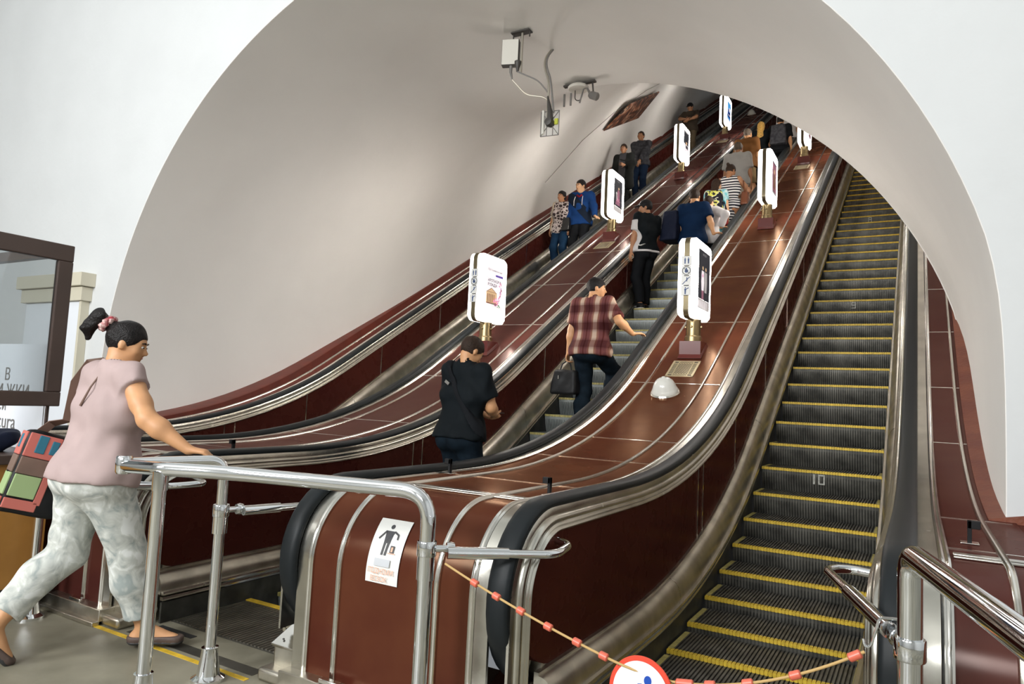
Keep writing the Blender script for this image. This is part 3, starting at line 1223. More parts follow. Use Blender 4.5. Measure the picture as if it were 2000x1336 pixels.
# ---------------------------------------------------------------- flat graphics (posters, pictograms, lettering)
def text_mesh(s, size, bold=0.0):
    cu = bpy.data.curves.new('t', 'FONT')
    cu.body = s
    cu.size = size
    cu.offset = bold
    cu.align_x = 'CENTER'
    o = bpy.data.objects.new('t', cu)
    COL.objects.link(o)
    dg = bpy.context.evaluated_depsgraph_get()
    dg.update()
    me = bpy.data.meshes.new_from_object(o.evaluated_get(dg))
    vs = [tuple(v.co) for v in me.vertices]
    fs = [tuple(p.vertices) for p in me.polygons]
    bpy.data.objects.remove(o)
    bpy.data.curves.remove(cu)
    bpy.data.meshes.remove(me)
    return vs, fs


class Flat:
    """draws filled shapes on a plane: origin, U (right), V (up), normal N; layers lie a hair apart"""

    def __init__(s, O, U, V, surf=None):
        s.O, s.U, s.V = Vector(O), Vector(U).normalized(), Vector(V).normalized()
        s.N = s.U.cross(s.V)
        s.mb = MB()
        s.surf = surf
        s.k = 1
        s.sx = s.sy = 1.0

    def P(s, u, v, h):
        if s.surf:
            return s.surf(u, v, h)
        return s.O + s.U * u * s.sx + s.V * v * s.sy + s.N * h

    def poly(s, pts, m):
        h = .0006 * s.k
        s.k += 1
        s.mb.add([s.P(u, v, h) for u, v in pts], [tuple(range(len(pts)))], m)

    def rect(s, a, b, c, d, m):
        s.poly([(a, b), (c, b), (c, d), (a, d)], m)

    def disc(s, u, v, r, m, n=20, ry=None):
        s.poly([(u + r * math.cos(2 * math.pi * i / n), v + (ry or r) * math.sin(2 * math.pi * i / n)) for i in range(n)], m)

    def ringd(s, u, v, r0, r1, m, n=32):
        h = .0006 * s.k
        s.k += 1
        vs = []
        for i in range(n):
            a = 2 * math.pi * i / n
            vs += [s.P(u + r0 * math.cos(a), v + r0 * math.sin(a), h), s.P(u + r1 * math.cos(a), v + r1 * math.sin(a), h)]
        s.mb.add(vs, [(2 * i, 2 * i + 1, (2 * i + 3) % (2 * n), (2 * i + 2) % (2 * n)) for i in range(n)], m)

    def line(s, a, b, w, m):
        a, b = Vector((*a, 0)), Vector((*b, 0))
        d = (b - a).normalized()
        n = Vector((-d.y, d.x, 0)) * w / 2
        s.poly([((a - n).x, (a - n).y), ((b - n).x, (b - n).y), ((b + n).x, (b + n).y), ((a + n).x, (a + n).y)], m)

    def text(s, t, u, v, size, m, bold=0.0):
        h = .0006 * s.k
        s.k += 1
        vs, fs = text_mesh(t, size, bold)
        s.mb.add([s.P(u + x, v + y, h) for x, y, z in vs], fs, m)

    def man(s, u, v, H, m):
        s.disc(u, v + H * .9, H * .09, m, 12)
        s.poly([(u - H * .14, v + H * .78), (u + H * .14, v + H * .78), (u + H * .10, v + H * .45), (u + H * .09, v), (u + H * .01, v), (u, v + H * .4), (u - H * .01, v), (u - H * .09, v), (u - H * .10, v + H * .45)], m)

    def build(s, name, parent):
        return s.mb.build(name, parent, smooth=False)


def rrect(w, h, r, n=6, ch=0):
    pts = []
    for (cx, cy, a0) in ((w / 2 - r, h / 2 - r, 0), (-w / 2 + r, h / 2 - r, 90), (-w / 2 + r, -h / 2 + r, 180), (w / 2 - r, -h / 2 + r, 270)):
        for i in range(n + 1):
            a = math.radians(a0 + 90 * i / n)
            pts.append((cx + r * math.cos(a), cy + r * math.sin(a)))
    return pts


def poster_art(F, kind, w, h):
    """F centred on the face; w,h poster size"""
    a, b = -w / 2, w / 2
    c, d = -h / 2, h / 2
    if kind == 'flowers':
        F.rect(a, c, b, d, 'poster_paper')
        F.text('Ла Гравюра дні', 0, d - .068, .034, 'poster_ink')
        F.rect(a + .01, d - .085, b - .01, d - .083, 'poster_grey')
        F.rect(.01, d - .125, b - .01, d - .100, 'poster_purple')
        F.rect(a + .01, d - .14, -.01, d - .137, 'poster_grey')
        F.text('КВІТКОВА', -.005, d - .20, .046, 'poster_ink', .0006)
        F.text('ВЛАДА', -.04, d - .25, .046, 'poster_ink', .0006)
        # portico
        F.poly([(a + .005, -.045), (.045, -.045), (-.055, .01)], 'poster_brown')
        F.poly([(a + .02, -.040), (.03, -.040), (-.055, .0)], 'poster_tan')
        F.rect(a + .005, -.065, .04, -.045, 'poster_tan')
        F.rect(a + .005, -.17, .04, -.065, 'poster_tan')
        for i in range(5):
            F.rect(a + .022 + i * .027, -.165, a + .034 + i * .027, -.068, 'poster_brown')
        F.rect(a + .003, -.185, .045, -.17, 'poster_brown')
        random.seed(3)
        for i in range(26):
            t = i / 25
            u = .035 + .045 * math.sin(2.4 * t) + random.uniform(-.02, .02)
            v = -.19 + .27 * t
            F.disc(u, v, random.uniform(.006, .013), random.choice(['poster_pink', 'poster_mauve', 'poster_purple', 'poster_pink']), 8)
        for (u, v, r, m) in ((.0, -.13, .024, 'poster_pink'), (-.03, -.15, .018, 'poster_pink'), (.03, -.15, .02, 'poster_pink'), (-.01, -.185, .02, 'poster_mauve'), (.0, -.13, .010, 'poster_paper'), (.05, -.19, .012, 'poster_green'), (-.055, -.185, .009, 'poster_green'), (.065, -.205, .01, 'poster_green'), (.03, -.21, .009, 'poster_green'), (.03, -.15, .007, 'poster_paper')):
            F.disc(u, v, r, m, 10)
        for i in range(4):
            F.rect(a + .01, c + .02 + .014 * i, b - .01 - .02 * (i % 2), c + .024 + .014 * i, 'poster_grey')
    elif kind == 'couple':
        F.rect(a, c, b, c + .10, 'poster_grey')
        F.rect(a, c + .10, b, d, 'poster_dark')
        F.text('МУЗЕЙ', 0, d - .05, .03, 'poster_grey')
        for s, m in ((-.045, 'poster_paper'), (.04, 'poster_grey')):
            F.disc(s, .12, .020, 'poster_tan', 12)
            F.poly([(s - .035, .09), (s + .035, .09), (s + .04, -.02), (s + .03, -.12), (s - .03, -.12), (s - .045, -.02)], m)
        F.disc(-.05, .04, .018, 'poster_pink', 10)
        F.rect(-.08, -.20, -.02, -.11, 'poster_mauve')
        for i in range(8):
            F.rect(a + .01 + i * .031, c + .01, a + .02 + i * .031, c + .08, 'poster_paper')
    elif kind == 'dancer':
        F.rect(a, c, b, c + .09, 'poster_grey')
        F.rect(a, c + .09, b, d, 'poster_dark')
        F.text('ОПЕРА', 0, d - .045, .025, 'poster_grey')
        F.disc(.02, .13, .022, 'poster_tan', 12)
        F.poly([(-.02, .10), (.05, .10), (.055, -.02), (.07, -.16), (-.09, -.16), (-.03, -.01)], 'poster_mauve')
        F.disc(-.055, .03, .026, 'poster_grey', 10)
        F.poly([(-.07, .01), (-.04, .01), (-.01, -.09), (-.06, -.07)], 'poster_grey')
        for i in range(5):
            F.disc(-.05 + .025 * i, -.09 + .03 * (i % 2), .012, 'poster_pink', 8)
    elif kind == 'portrait':
        F.rect(a, c, b, d, 'poster_paper')
        F.rect(a, .0, b, d, 'poster_dark')
        F.rect(a + .02, d - .035, b - .05, d - .022, 'poster_grey')
        F.disc(.01, .05, .045, 'poster_tan', 14, .06)
        F.poly([(-.06, .11), (.06, .11), (.05, .06), (-.03, .05), (-.05, -.04), (-.08, .02)], 'poster_dark')
        F.rect(-.03, -.09, .10, -.02, 'poster_dark')
        F.disc(-.06, -.15, .018, 'poster_pink', 10)
        F.rect(-.08, -.25, .06, -.20, 'poster_paper')
    elif kind == 'mauve':
        F.rect(a, c, b, d, 'poster_dark')
        F.rect(a + .02, c + .04, b - .02, d - .03, 'poster_mauve')
        F.disc(.0, .10, .035, 'poster_tan', 12)
        F.poly([(-.05, .06), (.05, .06), (.07, -.16), (-.06, -.16)], 'poster_brown')
        F.rect(a + .02, c + .01, b - .02, c + .03, 'poster_grey')
    elif kind == 'blue':
        F.rect(a, c, b, d, 'poster_blue')
        F.poly([(a + .02, -.16), (b - .06, -.16), (b - .03, .02), (.0, .0), (-.04, .06), (a + .02, .02)], 'poster_navy')
        F.rect(-.02, .02, .10, .12, 'poster_paper')
        F.rect(a, c, b, c + .06, 'poster_paper')
        F.rect(-.06, -.10, .08, -.07, 'poster_paper')


def lightbox(x, y, kind, label, pictos=False):
    p, t = mpoint(y, -.04)
    zb = p.z
    root = empty('lightbox_lamp', (x, y, zb), label, 'lamp', 'lightboxes standing along the balustrades')
    # wooden base: level top, underside follows the incline
    zt = zb + .105
    mb = MB()
    w = .108
    y0, y1 = y - .10, y + .13
    za, zc = zb - .10 * TAN - .002, zb + .13 * TAN - .002
    fl = .02
    vs = [(x - w - fl * .6, y0 - fl, za - fl * TAN), (x + w + fl * .6, y0 - fl, za - fl * TAN), (x + w + fl * .6, y1 + fl, zc), (x - w - fl * .6, y1 + fl, zc),
          (x - w, y0, za + .03), (x + w, y0, za + .03), (x + w, y1, zc + .03), (x - w, y1, zc + .03),
          (x - w, y0, zt), (x + w, y0, zt), (x + w, y1, zt), (x - w, y1, zt)]
    fs = [(0, 3, 2, 1)]
    for a in (0, 4):
        fs += [(a, a + 1, a + 5, a + 4), (a + 1, a + 2, a + 6, a + 5), (a + 2, a + 3, a + 7, a + 6), (a + 3, a, a + 4, a + 7)]
    fs += [(8, 9, 10, 11)]
    mb.add(vs, fs, 'lamp_base')
    mb.build('pedestal', root, smooth=False, bevel=.004)
    mb = MB()
    c = (x, y + .015, zt)
    mb.lathe(c, [(.086, 0), (.086, .05), (.080, .055), (.074, .062), (.074, .235), (.04, .24)], 'brass', n=32)
    mb.build('stem', root, angle=40)
    mb = MB()
    for a in (-90, 0, 90, 180):
        R = Matrix.Rotation(math.radians(a), 3, 'Z') @ Matrix.Rotation(math.radians(90), 3, 'Y')
        q = Vector((math.cos(math.radians(a)), math.sin(math.radians(a)), 0)) * .074
        mb.lathe(Vector(c) + q + Vector((0, 0, .15)), [(.012, 0), (.012, .012), (.006, .018)], 'brass', n=10, R=R)
    mb.build('bolt', root)
    # bronze spine that runs round the box between its two white halves
    BW, BH, TH = .59, .80, .094
    zc = zt + .235 + BH / 2 - .01
    yc = y + .015
    out = rrect(BW, BH, .075)
    n = len(out)

    def slab(pts_a, xa, xb, m, mb):
        vs = [(xa, yc + u, zc + v) for u, v in pts_a] + [(xb, yc + u, zc + v) for u, v in pts_a]
        fs = [tuple(range(n))[::-1], tuple(range(n, 2 * n))] + [(i, (i + 1) % n, n + (i + 1) % n, n + i) for i in range(n)]
        mb.add(vs, fs, m)
    mb = MB()
    slab(rrect(BW + .012, BH + .012, .08), x - .026, x + .026, 'bronze', mb)
    mb.build('frame_band', root, angle=40)
    for s in (-1, 1):
        mb = MB()
        xa, xb, xe = x + s * .026, x + s * (TH - .022), x + s * TH
        inn = rrect(BW - .05, BH - .05, .055)
        A = [(xa, yc + u, zc + v) for u, v in out]
        B = [(xb, yc + u, zc + v) for u, v in out]
        Cc = [(xe, yc + u, zc + v) for u, v in inn]
        mb.add(A + B + Cc, [tuple(range(2 * n, 3 * n))], 'lightbox')
        fs = [tuple(range(n))]
        for k in (0, 1):
            fs += [(k * n + i, k * n + (i + 1) % n, (k + 1) * n + (i + 1) % n, (k + 1) * n + i) for i in range(n)]
        mb.add(A + B + Cc, fs, 'lightbox_rim')
        o = mb.build('light_panel', root, angle=50)
        o['label'] = 'glowing white half of the lightbox'
    F = Flat((x + TH + .0006, yc, zc), (0, 1, 0), (0, 0, 1))
    dims = {'flowers': (.30, .56), 'couple': (.34, .60), 'dancer': (.30, .56), 'portrait': (.30, .58), 'mauve': (.27, .50), 'blue': (.30, .54)}[kind]
    F.sx = 1.28
    poster_art(F, kind, *dims)
    o = F.build('poster', root)
    F = Flat((x - TH - .0006, yc, zc), (0, -1, 0), (0, 0, 1))
    F.sx = 1.28
    poster_art(F, kind, *dims)
    o = F.build('poster', root)
    if pictos:
        F = Flat((x, yc - BW / 2 - .0075, zc), (1, 0, 0), (0, 0, 1))
        for i in range(4):
            v = .155 - i * .100
            F.rect(-.046, v - .048, .046, v + .048, 'ink')
            F.rect(-.043, v - .045, .043, v + .045, 'sticker')
            if i == 0:
                F.man(-.017, v - .03, .062, 'ink_blue')
                F.man(.017, v - .03, .062, 'ink_blue')
            elif i == 1:
                F.disc(0, v - .004, .018, 'ink_blue', 12)
                F.disc(-.002, v + .02, .008, 'ink_blue', 10)
                F.ringd(0, v, .036, .042, 'ink')
                F.line((-.028, v + .028), (.028, v - .028), .006, 'ink')
            elif i == 2:
                F.line((-.036, v - .036), (.036, v + .036), .007, 'ink_blue')
                F.man(.008, v - .01, .045, 'ink_blue')
            else:
                F.man(-.004, v - .038, .072, 'ink_blue')
                F.line((.0, v + .012), (.030, v + .026), .008, 'ink_blue')
        F.build('pictogram_strip', root)
    return root


lightbox(-1.25, .43, 'couple', 'nearest lightbox of the right row, with pictograms and a dark poster of two figures', True)
lightbox(-1.25, 4.28, 'mauve', 'second lightbox of the right row, above the crowd on the middle escalator', False)
lightbox(-1.25, 8.12, 'mauve', 'highest lightbox of the right row, its top cut off by the white arch', False)
lightbox(-3.75, .43, 'flowers', 'nearest lightbox of the left row, white poster with a portico and pink flowers', True)
lightbox(-3.75, 4.24, 'dancer', 'second lightbox of the left row, beside the man in the blue hoodie', False)
lightbox(-3.75, 8.08, 'portrait', 'third lightbox of the left row, below the man in a cap', False)
lightbox(-3.75, 11.92, 'blue', 'highest lightbox of the left row, with a blue poster', False)


# ---------------------------------------------------------------- sticker on the rounded front cap
def cap_surface(x0):
    # v measured upwards along the cap from z = -.245 (start of the curve)
    r = .3435

    def f(u, v, h):
        if v <= 0:
            return Vector((x0 + u, NC[0] - r - h, NC[1] + v))
        a = v / r
        return Vector((x0 + u, NC[0] - (r + h) * math.cos(a), NC[1] + (r + h) * math.sin(a)))
    return f


st = Flat((0, 0, 0), (1, 0, 0), (0, 0, 1), cap_surface(-1.275))
st.k = 3


def grid_rect(F, a, b, c, d, m, n=12):
    h = .0006 * F.k
    F.k += 1
    vs = []
    for i in range(n + 1):
        v = b + (d - b) * i / n
        vs += [F.P(a, v, h), F.P(c, v, h)]
    F.mb.add(vs, [(2 * i, 2 * i + 1, 2 * i + 3, 2 * i + 2) for i in range(n)], m)


grid_rect(st, -.088, -.02, .088, .262, 'sticker')
st.disc(-.005, .225, .011, 'ink', 12)
st.poly([(-.030, .205), (.022, .205), (.016, .19), (.012, .150), (-.022, .150)], 'ink')
st.poly([(-.022, .155), (-.008, .155), (-.012, .098), (-.024, .098)], 'ink')
st.poly([(-.002, .155), (.012, .155), (.006, .098), (-.006, .098)], 'ink')
st.line((-.026, .203), (-.055, .165), .008, 'ink')
st.line((.018, .203), (.045, .190), .008, 'ink')
st.line((.044, .192), (.046, .170), .007, 'ink')
st.rect(.024, .112, .046, .142, 'ink')
st.rect(.030, .116, .040, .136, 'sticker_orange')
st.rect(.014, .108, .056, .111, 'sticker_orange')
grid_rect(st, -.045, .052, .040, .083, 'sticker_grey', 4)
st.text('ПІДНІМИ', -.004, .022, .030, 'sticker_orange')
st.text('ВІЗОК', -.010, -.010, .030, 'sticker_orange')
o = st.mb.build('sticker', None, smooth=False)
tag(o, 'white sticker with a black figure and a bag on the rounded wooden balustrade end', 'sticker')


# ---------------------------------------------------------------- chrome barrier rails
def bend(points, r, n=8):
    """polyline with rounded corners"""
    P = [Vector(p) for p in points]
    out = [P[0]]
    for i in range(1, len(P) - 1):
        a = (P[i - 1] - P[i]).normalized()
        b = (P[i + 1] - P[i]).normalized()
        rr = r[i - 1] if isinstance(r, (list, tuple)) else r
        A = P[i] + a * rr
        B = P[i] + b * rr
        for k in range(n + 1):
            t = k / n
            out.append(A * (1 - t) ** 2 + P[i] * 2 * t * (1 - t) + B * t ** 2)
    out.append(P[-1])
    return out


def flange(mb, x, y):
    mb.lathe((x, y, FL), [(.075, 0), (.075, .014), (.062, .022), (.052, .03), (.040, .10), (.036, .14), (.038, .15), (.030, .152)], 'chrome', n=28)


def clamp(mb, x, y, z, d):
    d = Vector(d).normalized()
    mb.lathe((x, y, z - .028), [(.036, 0), (.038, .004), (.038, .052), (.036, .056)], 'chrome', n=24)
    a = Vector((x, y, z)) + d * .03
    mb.tube([a, a + d * .05], [.014, .014], 'chrome', n=12)
    mb.tube([a + d * .045, a + d * .06, a + d * .075], [.024, .027, .024], 'chrome', n=16)


RZ = .135
rail = empty('barrier_rail', (-1.5, -4.6, FL), 'bent chrome barrier rail in front of the rounded balustrade end', 'barrier', 'chrome barrier rails')
P1, P2, P3 = (-2.075, -4.745), (-2.12, -4.39), (-.885, -4.43)
J = (-2.345, -4.745)
mb = MB()
mb.tube(bend([(J[0], J[1], RZ - .01), (P1[0], P1[1], RZ), (-1.80, -4.62, RZ), (P3[0], P3[1], RZ), (P3[0], P3[1], FL + .02)], [.04, .12, .12]), .030, 'chrome', n=20)
mb.build('top_tube', rail)
mb = MB()
mb.tube(bend([(J[0] - .012, J[1] + .01, RZ + .0), (P2[0], P2[1], RZ + .015), (P2[0], P2[1], FL + .02)], .07), .025, 'chrome', n=20)
mb.build('top_tube', rail)
mb = MB()
mb.tube([(P1[0], P1[1], FL + .02), (P1[0], P1[1], RZ - .01)], .0285, 'chrome', n=20)
mb.tube([(P1[0], P1[1], RZ - .09), (P1[0], P1[1], RZ - .01)], .0325, 'chrome', n=20)
mb.build('post', rail)
for p in (P1, P2, P3):
    mb = MB()
    flange(mb, *p)
    mb.build('flange', rail)
for p in (P2, P3):
    mb = MB()
    mb.tube([(p[0], p[1], -.19), (p[0], p[1], -.10)], .034, 'chrome', n=20)
    mb.build('sleeve', rail)
mb = MB()
mb.lathe((J[0], J[1], RZ - .045), [(.03, 0), (.036, .01), (.036, .07), (.03, .08)], 'chrome', n=20)
mb.build('corner_joint', rail)


def arm(root, a, pts, name='arm'):
    mb = MB()
    d = Vector(pts[1]) - Vector(pts[0])
    clamp(mb, a[0], a[1], a[2], d)
    mb.build('clamp', root)
    mb = MB()
    L = bend(pts, .06)
    mb.tube(L, .017, 'chrome', n=16)
    s = Vector(pts[0])
    dd = d.normalized()
    mb.tube([s, s + dd * (d.length * .55)], .023, 'chrome', n=18)
    e = Vector(pts[-1])
    mb.tube([e, e + (Vector(pts[-1]) - Vector(pts[-2])).normalized() * .01], .03, 'chrome', n=16)
    mb.build(name, root)


CZ = -.085
arm(rail, (P2[0], P2[1], CZ), [(P2[0] + .07, P2[1] + .07, CZ), (-1.97, -3.99, CZ), (-1.90, -3.95, CZ)])
arm(rail, (P3[0], P3[1], CZ + .01), [(P3[0] + .075, P3[1] + .03, CZ), (-.50, -4.10, CZ - .01), (-.52, -3.92, CZ), (-.598, -3.90, CZ)])

rail3 = empty('barrier_rail', (.72, -4.53, FL), 'chrome barrier rail on the right edge running towards the camera', 'barrier', 'chrome barrier rails')
P4 = (.712, -4.50)
mb = MB()
mb.tube(bend([(P4[0], P4[1], FL + .02), (P4[0], P4[1], RZ + .02), (1.02, -5.75, RZ + .02), (1.02, -5.75, FL + .02)], [.06, .08]), .030, 'chrome', n=20)
mb.build('top_tube', rail3)
for p in (P4, (1.02, -5.75)):
    mb = MB()
    flange(mb, *p)
    mb.build('flange', rail3)
arm(rail3, (P4[0], P4[1], CZ), [(P4[0] - .05, P4[1] + .07, CZ + .02), (.43, -3.70, CZ + .01), (.50, -3.62, CZ + .01), (.60, -3.66, CZ + .01)])
mb = MB()
mb.tube(bend([(.69, -4.46, CZ + .06), (.640, -4.44, CZ + .05), (.620, -4.43, CZ - .03), (.606, -4.43, CZ - .04), (.60, -4.43, CZ - .015)], .012, 4), .004, 'chrome', n=8)
mb.build('hook', rail3)

rail2 = empty('barrier_rail', (-3.62, -4.43, FL), 'chrome post and rail beside the wooden booth, behind the woman', 'barrier', 'chrome barrier rails')
mb = MB()
mb.tube([(-3.62, -4.43, FL + .02), (-3.62, -4.43, -.17)], .024, 'chrome', n=18)
mb.tube([(-3.62, -4.43, -.19), (-3.62, -4.43, -.165)], .032, 'chrome', n=18)
mb.build('post', rail2)
mb = MB()
flange(mb, -3.62, -4.43)
mb.build('flange', rail2)
mb = MB()
mb.tube(bend([(-3.62, -4.43, -.18), (-3.40, -4.38, -.17), (-3.28, -4.34, -.10), (-2.93, -4.10, -.08), (-2.86, -3.92, -.07), (-3.09, -3.86, -.07)], .06), .019, 'chrome', n=14)
mb.tube([(-3.22, -4.215, -.093), (-3.02, -4.14, -.085)], .025, 'chrome', n=14)
mb.build('arm', rail2)

# ---------------------------------------------------------------- rope with orange beads and the round sign
R0 = Vector((-.79, -4.44, -.115))
R1 = Vector((-.105, -4.47, -.305))
R2 = Vector((.075, -4.47, -.325))
R3 = Vector((.604, -4.43, -.135))
rope = empty('barrier_rope', (-.1, -4.46, -.4), 'beige rope threaded with short orange-red tubes across the right escalator entry', 'rope')


def sag(a, b, s, n=24):
    return [a.lerp(b, i / n) + Vector((0, 0, -s * 4 * (i / n) * (1 - i / n))) for i in range(n + 1)]


L1 = sag(R0, R1, .012)
Lm = sag(R1, R2, .004, 6)
L2 = sag(R2, R3, .040)
mb = MB()
mb.tube(L1 + Lm[1:-1] + L2, .0042, 'rope', n=8)
mb.build('cord', rope)


def bead(L, t, ln, r=.0125):
    i = t * (len(L) - 1)
    k = min(int(i), len(L) - 2)
    p = L[k].lerp(L[k + 1], i - k)
    d = (L[k + 1] - L[k]).normalized()
    mb = MB()
    q = Vector((0, 0, 1)).rotation_difference(d).to_matrix()
    mb.lathe(p, [(r * .72, -ln / 2), (r, -ln / 2 + .003), (r, ln / 2 - .003), (r * .72, ln / 2)], 'bead', n=14, R=q)
    mb.build('bead', rope, angle=40)


for t in (.20, .34, .49, .65, .81, .95):
    bead(L1, t, .030)
bead(L2, .09, .052)
for t in (.23, .43, .67, .955):
    bead(L2, t, .032 if t < .9 else .036)

sg = empty('round_sign', (-.012, -4.485, -.50), 'round white prohibition sign with red ring and blue figure hanging on the rope', 'sign')
cs = Vector((-.010, -4.478, -.378))
Ux = Vector((1, -.12, -.10)).normalized()
Vx = Vector((.06, .10, 1)).normalized()
Nx = Ux.cross(Vx)
Vx = Nx.cross(Ux)
Rm = Matrix((Ux, Vx, Nx)).transposed()
mb = MB()
mb.lathe(cs, [(.108, -.004), (.108, 0), (.106, .002)], 'sign_red', n=64, R=Rm)
mb.build('rim', sg, smooth=False)
F = Flat(cs + Nx * .003, Ux, Vx)
F.disc(0, 0, .093, 'sign_white', 64)
F.disc(.018, .044, .0125, 'sign_blue', 24, .0145)
F.poly([(-.012, .026), (.000, .030), (.040, .008), (.040, -.010), (.010, -.012), (.006, .006), (-.004, .012), (-.008, -.03), (-.030, -.04), (-.020, .010)], 'sign_blue')
F.poly([(-.03, -.04), (.0, -.036), (.012, -.066), (-.004, -.07)], 'sign_blue')
F.line((-.066, -.062), (.080, .020), .013, 'sign_crimson')
F.build('face', sg)
mb = MB()
for s in (-1, 1):
    mb.tube([cs + Ux * (s * .085) + Vx * .055 + Nx * .004, cs + Ux * (s * .108) + Vx * .066 + Nx * .003, R1 if s < 0 else R2], .0015, 'equip_dark', n=6)
mb.build('wire', sg)

# ---------------------------------------------------------------- attendant's booth, left
BX, BY = -3.72, -4.33
booth = empty('booth', (-4.2, -4.9, FL), 'attendant booth at the left edge with orange wooden front and brown framed glass', 'booth')
mb = MB()
mb.box((-4.9, -5.7, FL + .16), (BX, BY - .01, .0), 'wood')
mb.build('front_panel', booth, smooth=False)
mb = MB()
mb.box((-4.85, -5.65, FL), (BX - .03, BY - .03, FL + .16), 'plinth')
mb.build('plinth', booth, smooth=False)
mb = MB()
mb.box((-4.92, -5.72, .0), (BX + .03, BY + .02, .055), 'booth_frame')
mb.build('counter_top', booth, smooth=False, bevel=.006)
mb = MB()
y0, y1, za, zb = -5.5, BY, .33, 1.30
Lx, Hx = BX - .03, BX + .01
mb.box((Lx, y0, zb - .10), (Hx, y1, zb), 'booth_frame')
mb.box((Lx, y0, za), (Hx, y1, za + .085), 'booth_frame')
mb.box((Lx, y1 - .085, za + .085), (Hx, y1, zb - .10), 'booth_frame')
mb.box((Lx, y0, za + .085), (Hx, y0 + .085, zb - .10), 'booth_frame')
mb.build('window_frame', booth, smooth=False, bevel=.006)
mb = MB()
mb.box((BX - .015, y0 + .08, za + .08), (BX - .009, y1 - .08, zb - .095), 'glass')
mb.build('window_pane', booth, smooth=False)
mb = MB()
mb.box((-4.92, BY - .07, .055), (-4.84, BY, 1.30), 'booth_frame')
mb.box((BX - .05, BY - .05, .055), (BX - .035, BY - .035, 1.27), 'booth_frame')
mb.box((-4.92, BY - .05, 1.24), (BX - .035, BY, 1.30), 'booth_frame')
mb.build('back_frame', booth, smooth=False)
# lettering seen through the pane (on a pale sheet at the far side of the counter)
mb = MB()
mb.box((-4.8, BY - .035, .06), (BX - .1, BY - .028, .70), 'white_panel')
o = mb.build('notice_sheet', booth, smooth=False)
for t_, u_, v_, s_z in (('В', -.06, .47, .11), ('И ЖКИ', .02, .36, .12), ('сси', -.12, .28, .10), ('cura', -.02, .17, .13)):
    F = Flat((-4.22, BY - .0365, .0), (1, 0, 0), (0, 0, 1))
    F.text(t_, u_, v_, s_z, 'equip_grey')
    F.build('lettering', o)


# ---------------------------------------------------------------- equipment under the arch ceiling
eq = empty('ceiling_floodlight', (-2.66, -1.0, 3.72), 'square white floodlight hung from a bracket on the arch ceiling', 'light fixture')
mb = MB()
c = Vector((-2.60, -1.0, 4.055))
mb.box((c.x - .10, c.y - .04, c.z - .02), (c.x + .10, c.y + .04, c.z - .008), 'equip_dark')
for dx in (-.09, .0, .09):
    mb.tube([(c.x + dx, c.y, c.z - .01), (c.x + dx, c.y, c.z - .07)], .007, 'equip_dark', n=8)
mb.build('ceiling_bracket', eq, smooth=False)
mb = MB()
mb.tube([(c.x + .01, c.y, c.z - .02), (c.x + .01, c.y, c.z - .42)], .012, 'conduit', n=10)
mb.build('hanger', eq)
mb = MB()
ctr = Vector((-2.70, -1.02, 3.845))
Rz = Matrix.Rotation(math.radians(18), 3, 'Z')
mb.box((ctr.x - .085, ctr.y - .03, ctr.z - .13), (ctr.x + .085, ctr.y + .04, ctr.z + .13), 'equip_dark', Rz, ctr)
mb.build('housing', eq, smooth=False, bevel=.008)
mb = MB()
mb.box((ctr.x - .080, ctr.y - .036, ctr.z - .125), (ctr.x + .080, ctr.y - .029, ctr.z + .125), 'equip_white', Rz, ctr)
mb.build('diffuser', eq, smooth=False, bevel=.003)
mb = MB()
mb.lathe((ctr.x + .085, ctr.y, ctr.z - .20), [(.012, 0), (.018, .04), (.032, .07), (.034, .10), (.02, .11)], 'equip_dark', n=14)
mb.tube([(ctr.x + .01, ctr.y, ctr.z - .12), (ctr.x + .01, ctr.y, ctr.z - .19), (ctr.x + .03, ctr.y, ctr.z - .27)], [.018, .014, .007], 'equip_grey', n=10)
mb.build('cable_gland', eq)

an = empty('wire_antenna', (-2.33, -.85, 3.0), 'square wire-mesh device hanging on curved conduits below the floodlight', 'device')
mb = MB()
top = Vector((-2.50, -.56, 4.05))
fc = Vector((-2.30, -.90, 3.13))
mb.tube(bend([top, top + Vector((.02, -.22, -.22)), fc + Vector((-.03, 0, .42)), fc + Vector((-.03, 0, .05))], [.22, .1]), .011, 'conduit', n=10)
mb.tube(bend([top + Vector((.02, 0, 0)), top + Vector((.04, -.22, -.22)), fc + Vector((-.015, 0, .45)), fc + Vector((.035, 0, .1))], [.22, .1]), .009, 'equip_grey', n=10)
mb.build('conduit', an)
mb = MB()
mb.tube(bend([(ctr.x + .03, ctr.y, ctr.z - .27), fc + Vector((-.25, -.05, .30)), fc + Vector((-.05, 0, .26)), fc + Vector((-.03, 0, .22))], .06), .007, 'conduit', n=8)
mb.tube(bend([(ctr.x + .085, ctr.y, ctr.z - .20), fc + Vector((-.12, -.05, .42)), fc + Vector((-.03, 0, .30))], .06), .007, 'equip_grey', n=8)
mb.build('cable', an)
mb = MB()
Ra = Matrix.Rotation(math.radians(14), 3, 'Z')


def lp(u, v, w=0):
    return fc + Ra @ Vector((u, w, v))


